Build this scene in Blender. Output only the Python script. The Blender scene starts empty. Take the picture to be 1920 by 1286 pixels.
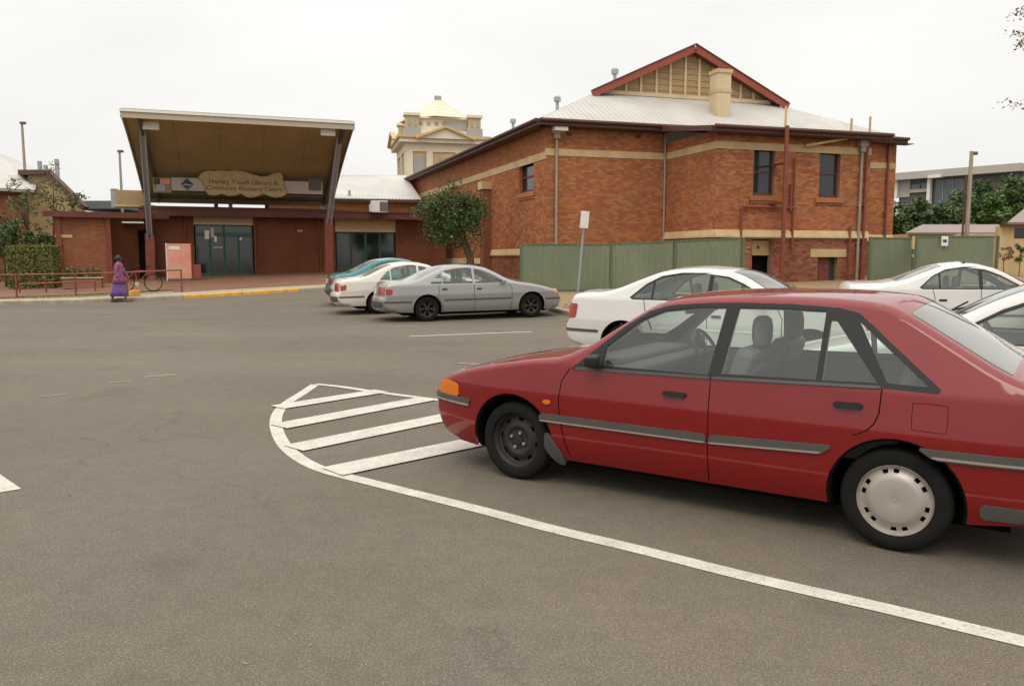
import bpy, bmesh, math, random
import numpy as np
from mathutils import Vector, Matrix, noise
from mathutils.geometry import delaunay_2d_cdt
random.seed(7); RNG = np.random.default_rng(5)
PI = math.pi
scene = bpy.context.scene
COL = scene.collection

# ------------------------------------------------------------------ camera, sky, sun, exposure
CAM_H = 1.58
FPX = 1493.0                     # focal length in pixels of the 1920 px wide photograph
PITCH = math.atan(158.0 / FPX)
cam_d = bpy.data.cameras.new("camera"); cam = bpy.data.objects.new("camera", cam_d); COL.objects.link(cam)
cam_d.sensor_width = 36.0; cam_d.lens = 36.0 * FPX / 1920.0
cam_d.clip_start = 0.05; cam_d.clip_end = 3000
cam.location = (0, 0, CAM_H); cam.rotation_euler = (PI / 2 - PITCH, 0, 0)
scene.camera = cam

SUN_EL, SUN_AZ = math.radians(52), math.radians(200)   # azimuth clockwise from +Y
world = bpy.data.worlds.new("World"); scene.world = world; world.use_nodes = True
wn, wl = world.node_tree.nodes, world.node_tree.links
for n_ in list(wn): wn.remove(n_)
def wnode(t, **k):
    n = wn.new(t)
    for a, b in k.items(): setattr(n, a, b)
    return n
out = wnode('ShaderNodeOutputWorld'); bg = wnode('ShaderNodeBackground')
sky = wnode('ShaderNodeTexSky', sky_type='NISHITA', sun_disc=False)
sky.sun_elevation = SUN_EL; sky.sun_rotation = SUN_AZ; sky.dust_density = 3.0
tc = wnode('ShaderNodeTexCoord'); sep = wnode('ShaderNodeSeparateXYZ')
wl.new(tc.outputs['Generated'], sep.inputs[0])
mz = wnode('ShaderNodeMath', operation='MAXIMUM'); wl.new(sep.outputs['Z'], mz.inputs[0]); mz.inputs[1].default_value = 0.0
pw_ = wnode('ShaderNodeMath', operation='POWER'); wl.new(mz.outputs[0], pw_.inputs[0]); pw_.inputs[1].default_value = 2.2
grad = wnode('ShaderNodeMath', operation='MULTIPLY_ADD'); wl.new(pw_.outputs[0], grad.inputs[0])
grad.inputs[1].default_value = 17.0; grad.inputs[2].default_value = 9.45
cmap = wnode('ShaderNodeMapping'); cmap.inputs['Scale'].default_value = (1.0, 1.0, 3.2)
wl.new(tc.outputs['Generated'], cmap.inputs[0])
cn = wnode('ShaderNodeTexNoise'); cn.inputs['Scale'].default_value = 1.7; cn.inputs['Detail'].default_value = 5; cn.inputs['Roughness'].default_value = .5
cn.inputs['Distortion'].default_value = .4
wl.new(cmap.outputs[0], cn.inputs['Vector'])
cr = wnode('ShaderNodeMapRange'); wl.new(cn.outputs['Fac'], cr.inputs['Value'])
cr.inputs['From Min'].default_value = .32; cr.inputs['From Max'].default_value = .66
cr.inputs['To Min'].default_value = .91; cr.inputs['To Max'].default_value = 1.06
cm = wnode('ShaderNodeMath', operation='MULTIPLY'); wl.new(grad.outputs[0], cm.inputs[0]); wl.new(cr.outputs[0], cm.inputs[1])
cc = wnode('ShaderNodeMix', data_type='RGBA', blend_type='MULTIPLY'); cc.inputs[0].default_value = 1
comb = wnode('ShaderNodeCombineXYZ')
for i in range(3): wl.new(cm.outputs[0], comb.inputs[i])
wl.new(comb.outputs[0], cc.inputs[6]); cc.inputs[7].default_value = (1.0, .982, .945, 1)
smix = wnode('ShaderNodeMix', data_type='RGBA'); smix.inputs[0].default_value = .93
wl.new(sky.outputs[0], smix.inputs[6]); wl.new(cc.outputs[2], smix.inputs[7])
wl.new(smix.outputs[2], bg.inputs['Color']); bg.inputs['Strength'].default_value = .1
wl.new(bg.outputs[0], out.inputs[0])

sun_d = bpy.data.lights.new("sun", 'SUN'); sun = bpy.data.objects.new("sun", sun_d); COL.objects.link(sun)
sun_d.energy = 0.9; sun_d.angle = math.radians(25); sun_d.color = (1, .93, .82)
sv = Vector((math.sin(SUN_AZ) * math.cos(SUN_EL), math.cos(SUN_AZ) * math.cos(SUN_EL), math.sin(SUN_EL)))
sun.rotation_euler = sv.to_track_quat('Z', 'Y').to_euler()
vs = scene.view_settings
vs.view_transform = 'Standard'; vs.look = 'None'; vs.gamma = 1; vs.use_curve_mapping = False; vs.exposure = 0.0
scene.cycles.max_bounces = 8; scene.cycles.transparent_max_bounces = 16; scene.cycles.caustics_reflective = False; scene.cycles.caustics_refractive = False

# ------------------------------------------------------------------ small helpers
def ray(px, py):
    a = (px - 960) / FPX; b = (643 - py) / FPX
    return (a, math.cos(PITCH) + b * math.sin(PITCH), -math.sin(PITCH) + b * math.cos(PITCH))
def at(px, py, Y):
    r = ray(px, py); t = Y / r[1]
    return Vector((r[0] * t, Y, CAM_H + r[2] * t))
def sp(v, w=.06): return w * math.log1p(math.exp(min(60, v / w)))
def zg(x, y):
    p = .034 * x + .058 * y - 1.19
    k = 1 - .4 * min(1, max(0, (x + 3) / 3.5))
    z = k * sp(p)
    return .9 * math.tanh(z / .9)
def gpt(px, py):
    z = 0.0
    for _ in range(6):
        r = ray(px, py); t = (z - CAM_H) / r[2]; x, y = r[0] * t, r[1] * t; z = zg(x, y)
    return (x, y)
def rot2(p, a): return (p[0] * math.cos(a) - p[1] * math.sin(a), p[0] * math.sin(a) + p[1] * math.cos(a))

def mat(name, col, rough=.6, metal=0, var=0, scale=8, bump=0, bscale=40, coat=0, spec=.5, detail=6, col2=None, coords='Object', emit=0, stretch=None, island=0):
    m = bpy.data.materials.new(name); m.use_nodes = True
    nt = m.node_tree; b = nt.nodes['Principled BSDF']
    b.inputs['Base Color'].default_value = (*col, 1); b.inputs['Roughness'].default_value = rough
    b.inputs['Metallic'].default_value = metal; b.inputs['Specular IOR Level'].default_value = spec
    if coat: b.inputs['Coat Weight'].default_value = coat; b.inputs['Coat Roughness'].default_value = .03
    if emit: b.inputs['Emission Color'].default_value = (*col, 1); b.inputs['Emission Strength'].default_value = emit
    t = nt.nodes.new('ShaderNodeTexCoord'); src = t.outputs[coords]
    if stretch:
        mp = nt.nodes.new('ShaderNodeMapping'); mp.inputs['Scale'].default_value = stretch
        nt.links.new(src, mp.inputs[0]); src = mp.outputs[0]
    cur = None
    if var or col2:
        n = nt.nodes.new('ShaderNodeTexNoise'); n.inputs['Scale'].default_value = scale; n.inputs['Detail'].default_value = detail; n.inputs['Roughness'].default_value = .65
        nt.links.new(src, n.inputs['Vector'])
        mr = nt.nodes.new('ShaderNodeMapRange'); mr.inputs['From Min'].default_value = .3; mr.inputs['From Max'].default_value = .7
        nt.links.new(n.outputs['Fac'], mr.inputs['Value'])
        mx = nt.nodes.new('ShaderNodeMix'); mx.data_type = 'RGBA'
        c2 = col2 or tuple(max(0, c * (1 + var)) for c in col); c1 = col if col2 else tuple(c * (1 - var) for c in col)
        mx.inputs[6].default_value = (*c1, 1); mx.inputs[7].default_value = (*c2, 1)
        nt.links.new(mr.outputs[0], mx.inputs[0]); cur = mx.outputs[2]
    if island:
        g = nt.nodes.new('ShaderNodeNewGeometry'); oi = nt.nodes.new('ShaderNodeObjectInfo')
        ad = nt.nodes.new('ShaderNodeMath'); ad.operation = 'ADD'
        nt.links.new(g.outputs['Random Per Island'], ad.inputs[0]); nt.links.new(oi.outputs['Random'], ad.inputs[1])
        fr = nt.nodes.new('ShaderNodeMath'); fr.operation = 'FRACT'; nt.links.new(ad.outputs[0], fr.inputs[0])
        mr2 = nt.nodes.new('ShaderNodeMapRange'); mr2.inputs['To Min'].default_value = 1 - island; mr2.inputs['To Max'].default_value = 1 + island
        nt.links.new(fr.outputs[0], mr2.inputs['Value'])
        hs = nt.nodes.new('ShaderNodeHueSaturation'); nt.links.new(mr2.outputs[0], hs.inputs['Value'])
        mr3 = nt.nodes.new('ShaderNodeMapRange'); mr3.inputs['To Min'].default_value = .5 - island * .05; mr3.inputs['To Max'].default_value = .5 + island * .05
        nt.links.new(g.outputs['Random Per Island'], mr3.inputs['Value']); nt.links.new(mr3.outputs[0], hs.inputs['Hue'])
        if cur: nt.links.new(cur, hs.inputs['Color'])
        else: hs.inputs['Color'].default_value = (*col, 1)
        cur = hs.outputs[0]
    if cur: nt.links.new(cur, b.inputs['Base Color'])
    if bump:
        n = nt.nodes.new('ShaderNodeTexNoise'); n.inputs['Scale'].default_value = bscale; n.inputs['Detail'].default_value = 4
        nt.links.new(src, n.inputs['Vector'])
        bp = nt.nodes.new('ShaderNodeBump'); bp.inputs['Strength'].default_value = bump; bp.inputs['Distance'].default_value = .02
        nt.links.new(n.outputs['Fac'], bp.inputs['Height']); nt.links.new(bp.outputs[0], b.inputs['Normal'])
    return m

def brick_mat(name, c1, c2, mortar, bump=.4):
    """running-bond brick for walls too far off to lay brick by brick; needs a UV map in metres"""
    m = bpy.data.materials.new(name); m.use_nodes = True
    nt = m.node_tree; b = nt.nodes['Principled BSDF']; b.inputs['Roughness'].default_value = .9; b.inputs['Specular IOR Level'].default_value = .25
    t = nt.nodes.new('ShaderNodeTexCoord')
    br = nt.nodes.new('ShaderNodeTexBrick'); nt.links.new(t.outputs['UV'], br.inputs['Vector'])
    br.inputs['Scale'].default_value = 1; br.inputs['Brick Width'].default_value = .24; br.inputs['Row Height'].default_value = .086
    br.inputs['Mortar Size'].default_value = .006; br.inputs['Mortar Smooth'].default_value = .2; br.inputs['Bias'].default_value = 0
    br.inputs['Color1'].default_value = (*c1, 1); br.inputs['Color2'].default_value = (*c2, 1); br.inputs['Mortar'].default_value = (*mortar, 1)
    n = nt.nodes.new('ShaderNodeTexNoise'); n.inputs['Scale'].default_value = .8; n.inputs['Detail'].default_value = 8; n.inputs['Roughness'].default_value = .7
    nt.links.new(t.outputs['UV'], n.inputs['Vector'])
    mr = nt.nodes.new('ShaderNodeMapRange'); mr.inputs['From Min'].default_value = .25; mr.inputs['From Max'].default_value = .75; mr.inputs['To Min'].default_value = .78; mr.inputs['To Max'].default_value = 1.2
    nt.links.new(n.outputs['Fac'], mr.inputs['Value'])
    hs = nt.nodes.new('ShaderNodeHueSaturation'); nt.links.new(br.outputs['Color'], hs.inputs['Color']); nt.links.new(mr.outputs[0], hs.inputs['Value'])
    nt.links.new(hs.outputs[0], b.inputs['Base Color'])
    bp = nt.nodes.new('ShaderNodeBump'); bp.inputs['Strength'].default_value = bump; bp.inputs['Distance'].default_value = .01; bp.invert = True
    nt.links.new(br.outputs['Fac'], bp.inputs['Height']); nt.links.new(bp.outputs[0], b.inputs['Normal'])
    return m

def glass_mat(name, tint=(.55, .62, .58), rough=0.0, refl=1.0, painted_sheen=0.05):
    m = bpy.data.materials.new(name); m.use_nodes = True
    nt = m.node_tree
    for n in list(nt.nodes): nt.nodes.remove(n)
    o = nt.nodes.new('ShaderNodeOutputMaterial'); tr = nt.nodes.new('ShaderNodeBsdfTransparent'); gl = nt.nodes.new('ShaderNodeBsdfGlossy')
    tr.inputs[0].default_value = (*tint, 1); gl.inputs['Roughness'].default_value = rough; gl.inputs['Color'].default_value = (.95, .97, .97, 1)
    fr = nt.nodes.new('ShaderNodeFresnel'); ge = nt.nodes.new('ShaderNodeNewGeometry'); io = nt.nodes.new('ShaderNodeMath'); io.operation = 'MULTIPLY_ADD'; io.inputs[1].default_value = 1 / 1.5 - 1.5; io.inputs[2].default_value = 1.5
    nt.links.new(ge.outputs['Backfacing'], io.inputs[0]); nt.links.new(io.outputs[0], fr.inputs[0])
    ml = nt.nodes.new('ShaderNodeMath'); ml.operation = 'MULTIPLY'; ml.use_clamp = True; ml.inputs[1].default_value = 1.4 * refl
    nt.links.new(fr.outputs[0], ml.inputs[0])
    mx = nt.nodes.new('ShaderNodeMixShader'); nt.links.new(ml.outputs[0], mx.inputs[0]); nt.links.new(tr.outputs[0], mx.inputs[1]); nt.links.new(gl.outputs[0], mx.inputs[2])
    df = nt.nodes.new('ShaderNodeBsdfDiffuse'); df.inputs[0].default_value = (.52, .50, .46, 1)      # pale diffuse layer painted in for sky sheen and haze
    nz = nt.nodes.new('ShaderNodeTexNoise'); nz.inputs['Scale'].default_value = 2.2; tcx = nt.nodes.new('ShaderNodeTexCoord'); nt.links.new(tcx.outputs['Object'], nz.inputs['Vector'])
    md = nt.nodes.new('ShaderNodeMath'); md.operation = 'MULTIPLY'; md.inputs[1].default_value = painted_sheen * 2; nt.links.new(nz.outputs['Fac'], md.inputs[0])
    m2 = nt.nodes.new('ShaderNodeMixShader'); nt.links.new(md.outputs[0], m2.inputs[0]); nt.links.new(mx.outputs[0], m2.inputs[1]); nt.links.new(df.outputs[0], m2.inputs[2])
    nt.links.new(m2.outputs[0], o.inputs[0])
    return m

def tag(o, label=None, cat=None, group=None, kind=None):
    if label: o['label'] = label
    if cat: o['category'] = cat
    if group: o['group'] = group
    if kind: o['kind'] = kind
    return o
def empty(name, label, cat, loc=(0, 0, 0), rz=0, group=None):
    o = bpy.data.objects.new(name, None); COL.objects.link(o); o.location = loc; o.rotation_euler = (0, 0, rz); o.empty_display_size = .2
    return tag(o, label, cat, group)
def copy_tree(o, parent=None):
    c = o.copy(); COL.objects.link(c); c.parent = parent
    for ch in list(o.children): copy_tree(ch, c)
    return c

class MB:
    """collects simple shapes, then links them as one mesh object"""
    def __init__(s): s.v = []; s.f = []; s.uv = []
    def add(s, vs, fs):
        n = len(s.v); s.v += [tuple(v) for v in vs]; s.f += [tuple(i + n for i in f) for f in fs]; return s
    def box(s, c, d, rz=0, M=None):
        hx, hy, hz = d[0] / 2, d[1] / 2, d[2] / 2
        vs = []
        for z in (-hz, hz):
            for x, y in ((-hx, -hy), (hx, -hy), (hx, hy), (-hx, hy)):
                if M is not None: vs.append(M @ Vector((x, y, z)) + Vector(c))
                else:
                    a, b = rot2((x, y), rz); vs.append((c[0] + a, c[1] + b, c[2] + z))
        return s.add(vs, [(0, 3, 2, 1), (4, 5, 6, 7), (0, 1, 5, 4), (1, 2, 6, 5), (2, 3, 7, 6), (3, 0, 4, 7)])
    def bar(s, a, b, w, h=None, up=(0, 0, 1)):
        a, b = Vector(a), Vector(b); d = (b - a); L = d.length
        if L < 1e-6: return s
        d.normalize(); u = Vector(up)
        if abs(d.dot(u)) > .98: u = Vector((0, 1, 0))
        x = d.cross(u).normalized(); z = x.cross(d).normalized(); h = h or w
        vs = [p + x * sx * w / 2 + z * sz * h / 2 for p in (a, b) for sx, sz in ((-1, -1), (1, -1), (1, 1), (-1, 1))]
        return s.add(vs, [(0, 3, 2, 1), (4, 5, 6, 7), (0, 1, 5, 4), (1, 2, 6, 5), (2, 3, 7, 6), (3, 0, 4, 7)])
    def tube(s, pts, r, n=8, caps=True):
        pts = [Vector(p) for p in pts]; rs = r if isinstance(r, (list, tuple)) else [r] * len(pts)
        base = len(s.v); prev = None
        for i, p in enumerate(pts):
            d = (pts[min(i + 1, len(pts) - 1)] - pts[max(i - 1, 0)]).normalized()
            u = prev if prev is not None else (Vector((0, 0, 1)) if abs(d.z) < .9 else Vector((1, 0, 0)))
            x = d.cross(u).normalized(); y = x.cross(d).normalized(); prev = y
            for k in range(n):
                a = 2 * PI * k / n; s.v.append(tuple(p + (x * math.cos(a) + y * math.sin(a)) * rs[i]))
        for i in range(len(pts) - 1):
            for k in range(n):
                a = base + i * n + k; b = base + i * n + (k + 1) % n; s.f.append((a, b, b + n, a + n))
        if caps:
            s.f.append(tuple(base + k for k in range(n))[::-1]); s.f.append(tuple(base + (len(pts) - 1) * n + k for k in range(n)))
        return s
    def lathe(s, prof, n=32, axis='Z', c=(0, 0, 0)):
        base = len(s.v)
        for r, h in prof:
            for k in range(n):
                a = 2 * PI * k / n; x, y = r * math.cos(a), r * math.sin(a)
                p = {'Z': (x, y, h), 'Y': (x, h, y), 'X': (h, x, y)}[axis]
                s.v.append((c[0] + p[0], c[1] + p[1], c[2] + p[2]))
        for i in range(len(prof) - 1):
            for k in range(n):
                a = base + i * n + k; b = base + i * n + (k + 1) % n; s.f.append((a, b, b + n, a + n))
        return s
    def prism(s, poly, z0, z1):
        n = len(poly); vs = [(x, y, z0) for x, y in poly] + [(x, y, z1) for x, y in poly]
        fs = [tuple(range(n))[::-1], tuple(range(n, 2 * n))] + [(i, (i + 1) % n, n + (i + 1) % n, n + i) for i in range(n)]
        return s.add(vs, fs)
    def build(s, name, m, parent=None, smooth=False, bevel=0, fix=True, uv=None):
        me = bpy.data.meshes.new(name); me.from_pydata(s.v, [], s.f)
        if fix:
            bm = bmesh.new(); bm.from_mesh(me); bmesh.ops.recalc_face_normals(bm, faces=bm.faces); bm.to_mesh(me); bm.free()
        me.update()
        if smooth: me.polygons.foreach_set('use_smooth', [True] * len(me.polygons))
        if smooth and smooth != 'all': me.set_sharp_from_angle(angle=math.radians(38))
        if uv:
            L = me.uv_layers.new(name='UVMap'); o_, d_ = uv
            for p in me.polygons:
                nx, ny, nz = p.normal
                for li in p.loop_indices:
                    co = me.vertices[me.loops[li].vertex_index].co
                    q = (co.x - o_[0]) * d_[0] + (co.y - o_[1]) * d_[1]
                    if abs(nx * d_[0] + ny * d_[1]) > .7: q = -(co.x - o_[0]) * d_[1] + (co.y - o_[1]) * d_[0]
                    L.data[li].uv = (q, co.z)
        me.materials.append(m)
        o = bpy.data.objects.new(name, me); COL.objects.link(o); o.parent = parent
        if bevel:
            md = o.modifiers.new('bevel', 'BEVEL'); md.width = bevel; md.segments = 2; md.limit_method = 'ANGLE'
        return o

def text_mesh(body, size, m, parent, name, M, extrude=.004, align='CENTER', space=1.0):
    cu = bpy.data.curves.new('t', 'FONT'); cu.body = body; cu.size = size; cu.extrude = extrude; cu.align_x = align; cu.align_y = 'CENTER'; cu.space_line = space
    to = bpy.data.objects.new('t', cu); COL.objects.link(to)
    dg = bpy.context.evaluated_depsgraph_get(); me = bpy.data.meshes.new_from_object(to.evaluated_get(dg))
    bpy.data.objects.remove(to); me.transform(M); me.materials.clear(); me.materials.append(m)
    o = bpy.data.objects.new(name, me); COL.objects.link(o); o.parent = parent
    return o

# ------------------------------------------------------------------ materials
M = {}
M['concrete'] = mat('concrete', (.34, .29, .21), .9, var=.14, scale=3, bump=.2, bscale=60)
M['kerb'] = mat('kerb_concrete', (.36, .31, .23), .9, var=.18, scale=4, bump=.2)
M['yellow_kerb'] = mat('yellow_paint', (.62, .33, .05), .7, var=.25, scale=5)
M['paint_line'] = None
M['cream'] = mat('cream_render', (.56, .40, .21), .85, var=.12, scale=1.5, bump=.1)
M['cream_pale'] = mat('cream_paint', (.60, .48, .30), .8, var=.08, scale=1.5)
M['mortar'] = mat('mortar', (.26, .17, .105), .95, var=.2, scale=9)
M['brick'] = mat('brick_face', (.365, .138, .058), .9, var=.12, scale=20, bump=.3, bscale=60, spec=.25, island=.24)
M['brick_dark'] = mat('brick_face_dark', (.27, .10, .055), .9, var=.25, scale=14, bump=.3, bscale=60, spec=.25, island=.35)
M['brick_far'] = brick_mat('brick_far', (.41, .145, .055), (.32, .105, .04), (.29, .18, .11))
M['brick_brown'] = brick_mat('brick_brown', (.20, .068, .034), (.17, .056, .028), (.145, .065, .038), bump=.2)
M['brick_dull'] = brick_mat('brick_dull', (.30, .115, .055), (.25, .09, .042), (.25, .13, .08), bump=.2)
M['fascia_red'] = mat('fascia_red_brown', (.12, .030, .018), .6, var=.15, scale=2)
M['trim_brown'] = mat('trim_brown', (.085, .033, .02), .6, var=.15, scale=2)
M['pipe_red'] = mat('pipe_red', (.20, .045, .022), .55, var=.2, scale=3)
M['pipe_grey'] = mat('pipe_grey', (.30, .25, .20), .5, var=.15, scale=3)
M['roof_pale'] = mat('roof_sheet_pale', (.47, .45, .41), .55, var=.07, scale=.7)
M['roof_dark'] = mat('roof_sheet_dark', (.12, .14, .14), .6, var=.1, scale=1)
M['gable_brown'] = mat('gable_board', (.36, .24, .115), .8, var=.2, scale=3, stretch=(1, 1, 8))
M['barge_red'] = mat('bargeboard_red', (.27, .055, .028), .6, var=.12, scale=2)
M['win_frame_dark'] = mat('window_frame_dark', (.09, .03, .02), .5, var=.1)
M['win_glass'] = mat('window_glass', (.018, .022, .024), .12, spec=.6, var=.4, scale=1.2)
M['door_red'] = mat('door_red', (.17, .045, .028), .6, var=.1)
M['steel_grey'] = mat('steel_grey', (.34, .355, .37), .45, metal=.2, var=.12, scale=2)
M['steel_dark'] = mat('steel_dark', (.11, .10, .095), .5, metal=.2, var=.12, scale=2)
M['soffit'] = mat('soffit_board', (.37, .29, .14), .8, var=.1, scale=.6)
M['canopy_edge'] = mat('canopy_fascia', (.42, .36, .25), .5, var=.06)
M['white'] = mat('white_paint', (.74, .71, .66), .5, var=.04)
M['lamp_white'] = mat('lamp_diffuser', (.85, .83, .78), .4)
M['green_frame'] = mat('green_frame', (.03, .10, .065), .5)
M['green_paint'] = mat('fence_green', (.165, .190, .118), .5, var=.1, scale=.8)
M['green_post'] = mat('fence_post_green', (.10, .135, .075), .5, var=.1)
M['sign_cream'] = mat('sign_cream', (.50, .38, .20), .7, var=.2, scale=6)
M['sign_edge'] = mat('sign_edge', (.34, .24, .11), .7, var=.2, scale=6)
M['sign_text'] = mat('sign_text', (.12, .05, .025), .7)
M['logo_blue'] = mat('logo_blue', (.02, .05, .11), .5)
M['logo_green'] = mat('logo_green', (.05, .16, .07), .5)
M['banner'] = mat('banner_grey', (.50, .45, .38), .6, var=.05)
M['poster_red'] = mat('poster_print', (.70, .22, .14), .5, col2=(.70, .36, .27), scale=1.6, detail=3)
M['skin'] = mat('skin', (.20, .10, .06), .6)
M['hair'] = mat('hair', (.02, .015, .012), .6)
M['purple'] = mat('purple_cloth', (.16, .025, .10), .85, col2=(.33, .12, .22), scale=14)
M['purple_dark'] = mat('purple_cloth_dark', (.06, .02, .16), .85, col2=(.22, .12, .36), scale=14)
M['leaf'] = mat('leaf_green', (.062, .098, .030), .6, island=.5, spec=.3)
M['leaf_olive'] = mat('leaf_olive', (.11, .125, .05), .6, island=.4, spec=.3)
M['leaf_light'] = mat('leaf_light_green', (.08, .13, .03), .6, island=.4, spec=.3)
M['leaf_hedge'] = mat('leaf_hedge', (.19, .19, .065), .7, island=.45, spec=.3)
M['leaf_dry'] = mat('leaf_dry', (.22, .14, .07), .8, island=.4, spec=.2)
M['bark'] = mat('bark', (.11, .065, .04), .9, var=.35, scale=6, bump=.6, bscale=20)
M['wood_pole'] = mat('pole_timber', (.34, .28, .20), .85, var=.2, scale=3, stretch=(1, 1, .2))
M['rubber'] = mat('tyre_rubber', (.012, .011, .010), .85, var=.25, scale=12, spec=.18)
M['well'] = mat('dark_plastic', (.006, .006, .006), .9, spec=.1)
M['black_trim'] = mat('black_trim', (.015, .015, .014), .5, var=.1, spec=.28)
M['grey_trim'] = mat('grey_trim', (.078, .074, .066), .55, var=.08, spec=.3)
M['chrome'] = mat('bright_strip', (.62, .58, .52), .25, metal=.8)
M['hubcap'] = mat('hubcap_silver', (.42, .375, .33), .38, metal=.35, var=.06, scale=5)
M['steel_wheel'] = mat('wheel_steel_black', (.022, .019, .017), .6, metal=.2, var=.3, scale=9)
M['interior'] = mat('interior_grey', (.15, .15, .145), .85, var=.1)
M['interior_dark'] = mat('interior_dark', (.035, .035, .036), .8)
M['headliner'] = mat('headliner', (.30, .30, .28), .9)
M['amber'] = mat('amber_lens', (.62, .17, .008), .2, coat=.3)
M['red_lens'] = mat('red_lens', (.30, .022, .008), .2, coat=.25)
M['clear_lens'] = mat('clear_lens', (.55, .55, .52), .1, coat=.8)
M['plate'] = mat('number_plate', (.55, .52, .44), .5)
M['car_glass'] = glass_mat('car_glass', (.84, .92, .88))
M['car_glass_rear'] = glass_mat('car_glass_rear', (.70, .76, .73), painted_sheen=.30)  # stronger pale mix imitates the bright sky reflection on the rear window
M['car_glass_dark'] = glass_mat('car_glass_tinted', (.30, .34, .33))

def paint(name, col, metal=0.0, rough=.35):
    return mat(name, col, rough, metal=metal, coat=.9, var=.03, scale=2, spec=.15)
P_RED = paint('car_paint_red', (.185, .004, .005), rough=.45)
P_WHITE = paint('car_paint_white', (.62, .60, .57))
P_SILVER = paint('car_paint_silver', (.30, .29, .275), metal=.5, rough=.4)
P_CREAM = paint('car_paint_cream_white', (.62, .57, .50))
P_TEAL = paint('car_paint_teal', (.03, .17, .17), metal=.2)
def weather(m, scale, lo, hi, stretch=(1, 1, .35)):
    """large soft stains and wash marks, in the object's own coordinates"""
    nt = m.node_tree; b = nt.nodes['Principled BSDF']; N = nt.nodes.new; L = nt.links.new
    if not b.inputs['Base Color'].links: return
    src = b.inputs['Base Color'].links[0].from_socket
    g = N('ShaderNodeNewGeometry'); mp = N('ShaderNodeMapping'); mp.inputs['Scale'].default_value = stretch; L(g.outputs['Position'], mp.inputs[0])
    n = N('ShaderNodeTexNoise'); n.inputs['Scale'].default_value = scale; n.inputs['Detail'].default_value = 7; n.inputs['Roughness'].default_value = .68; L(mp.outputs[0], n.inputs['Vector'])
    r = N('ShaderNodeMapRange'); r.inputs['From Min'].default_value = .3; r.inputs['From Max'].default_value = .68; r.inputs['To Min'].default_value = lo; r.inputs['To Max'].default_value = hi; L(n.outputs['Fac'], r.inputs['Value'])
    h = N('ShaderNodeHueSaturation'); L(src, h.inputs['Color']); L(r.outputs[0], h.inputs['Value']); L(h.outputs[0], b.inputs['Base Color'])
for k_, (s_, lo_, hi_) in dict(brick=(.9, .80, 1.12), brick_dark=(.9, .7, 1.15), brick_far=(.6, .82, 1.1), brick_brown=(.8, .8, 1.15), brick_dull=(.8, .8, 1.12), cream=(1.2, .80, 1.06), cream_pale=(1.2, .85, 1.05), green_paint=(1.0, .84, 1.08), roof_pale=(.5, .86, 1.06), fascia_red=(1, .8, 1.15), soffit=(.5, .85, 1.1), kerb=(2.0, .75, 1.1)).items(): weather(M[k_], s_, lo_, hi_)
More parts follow.
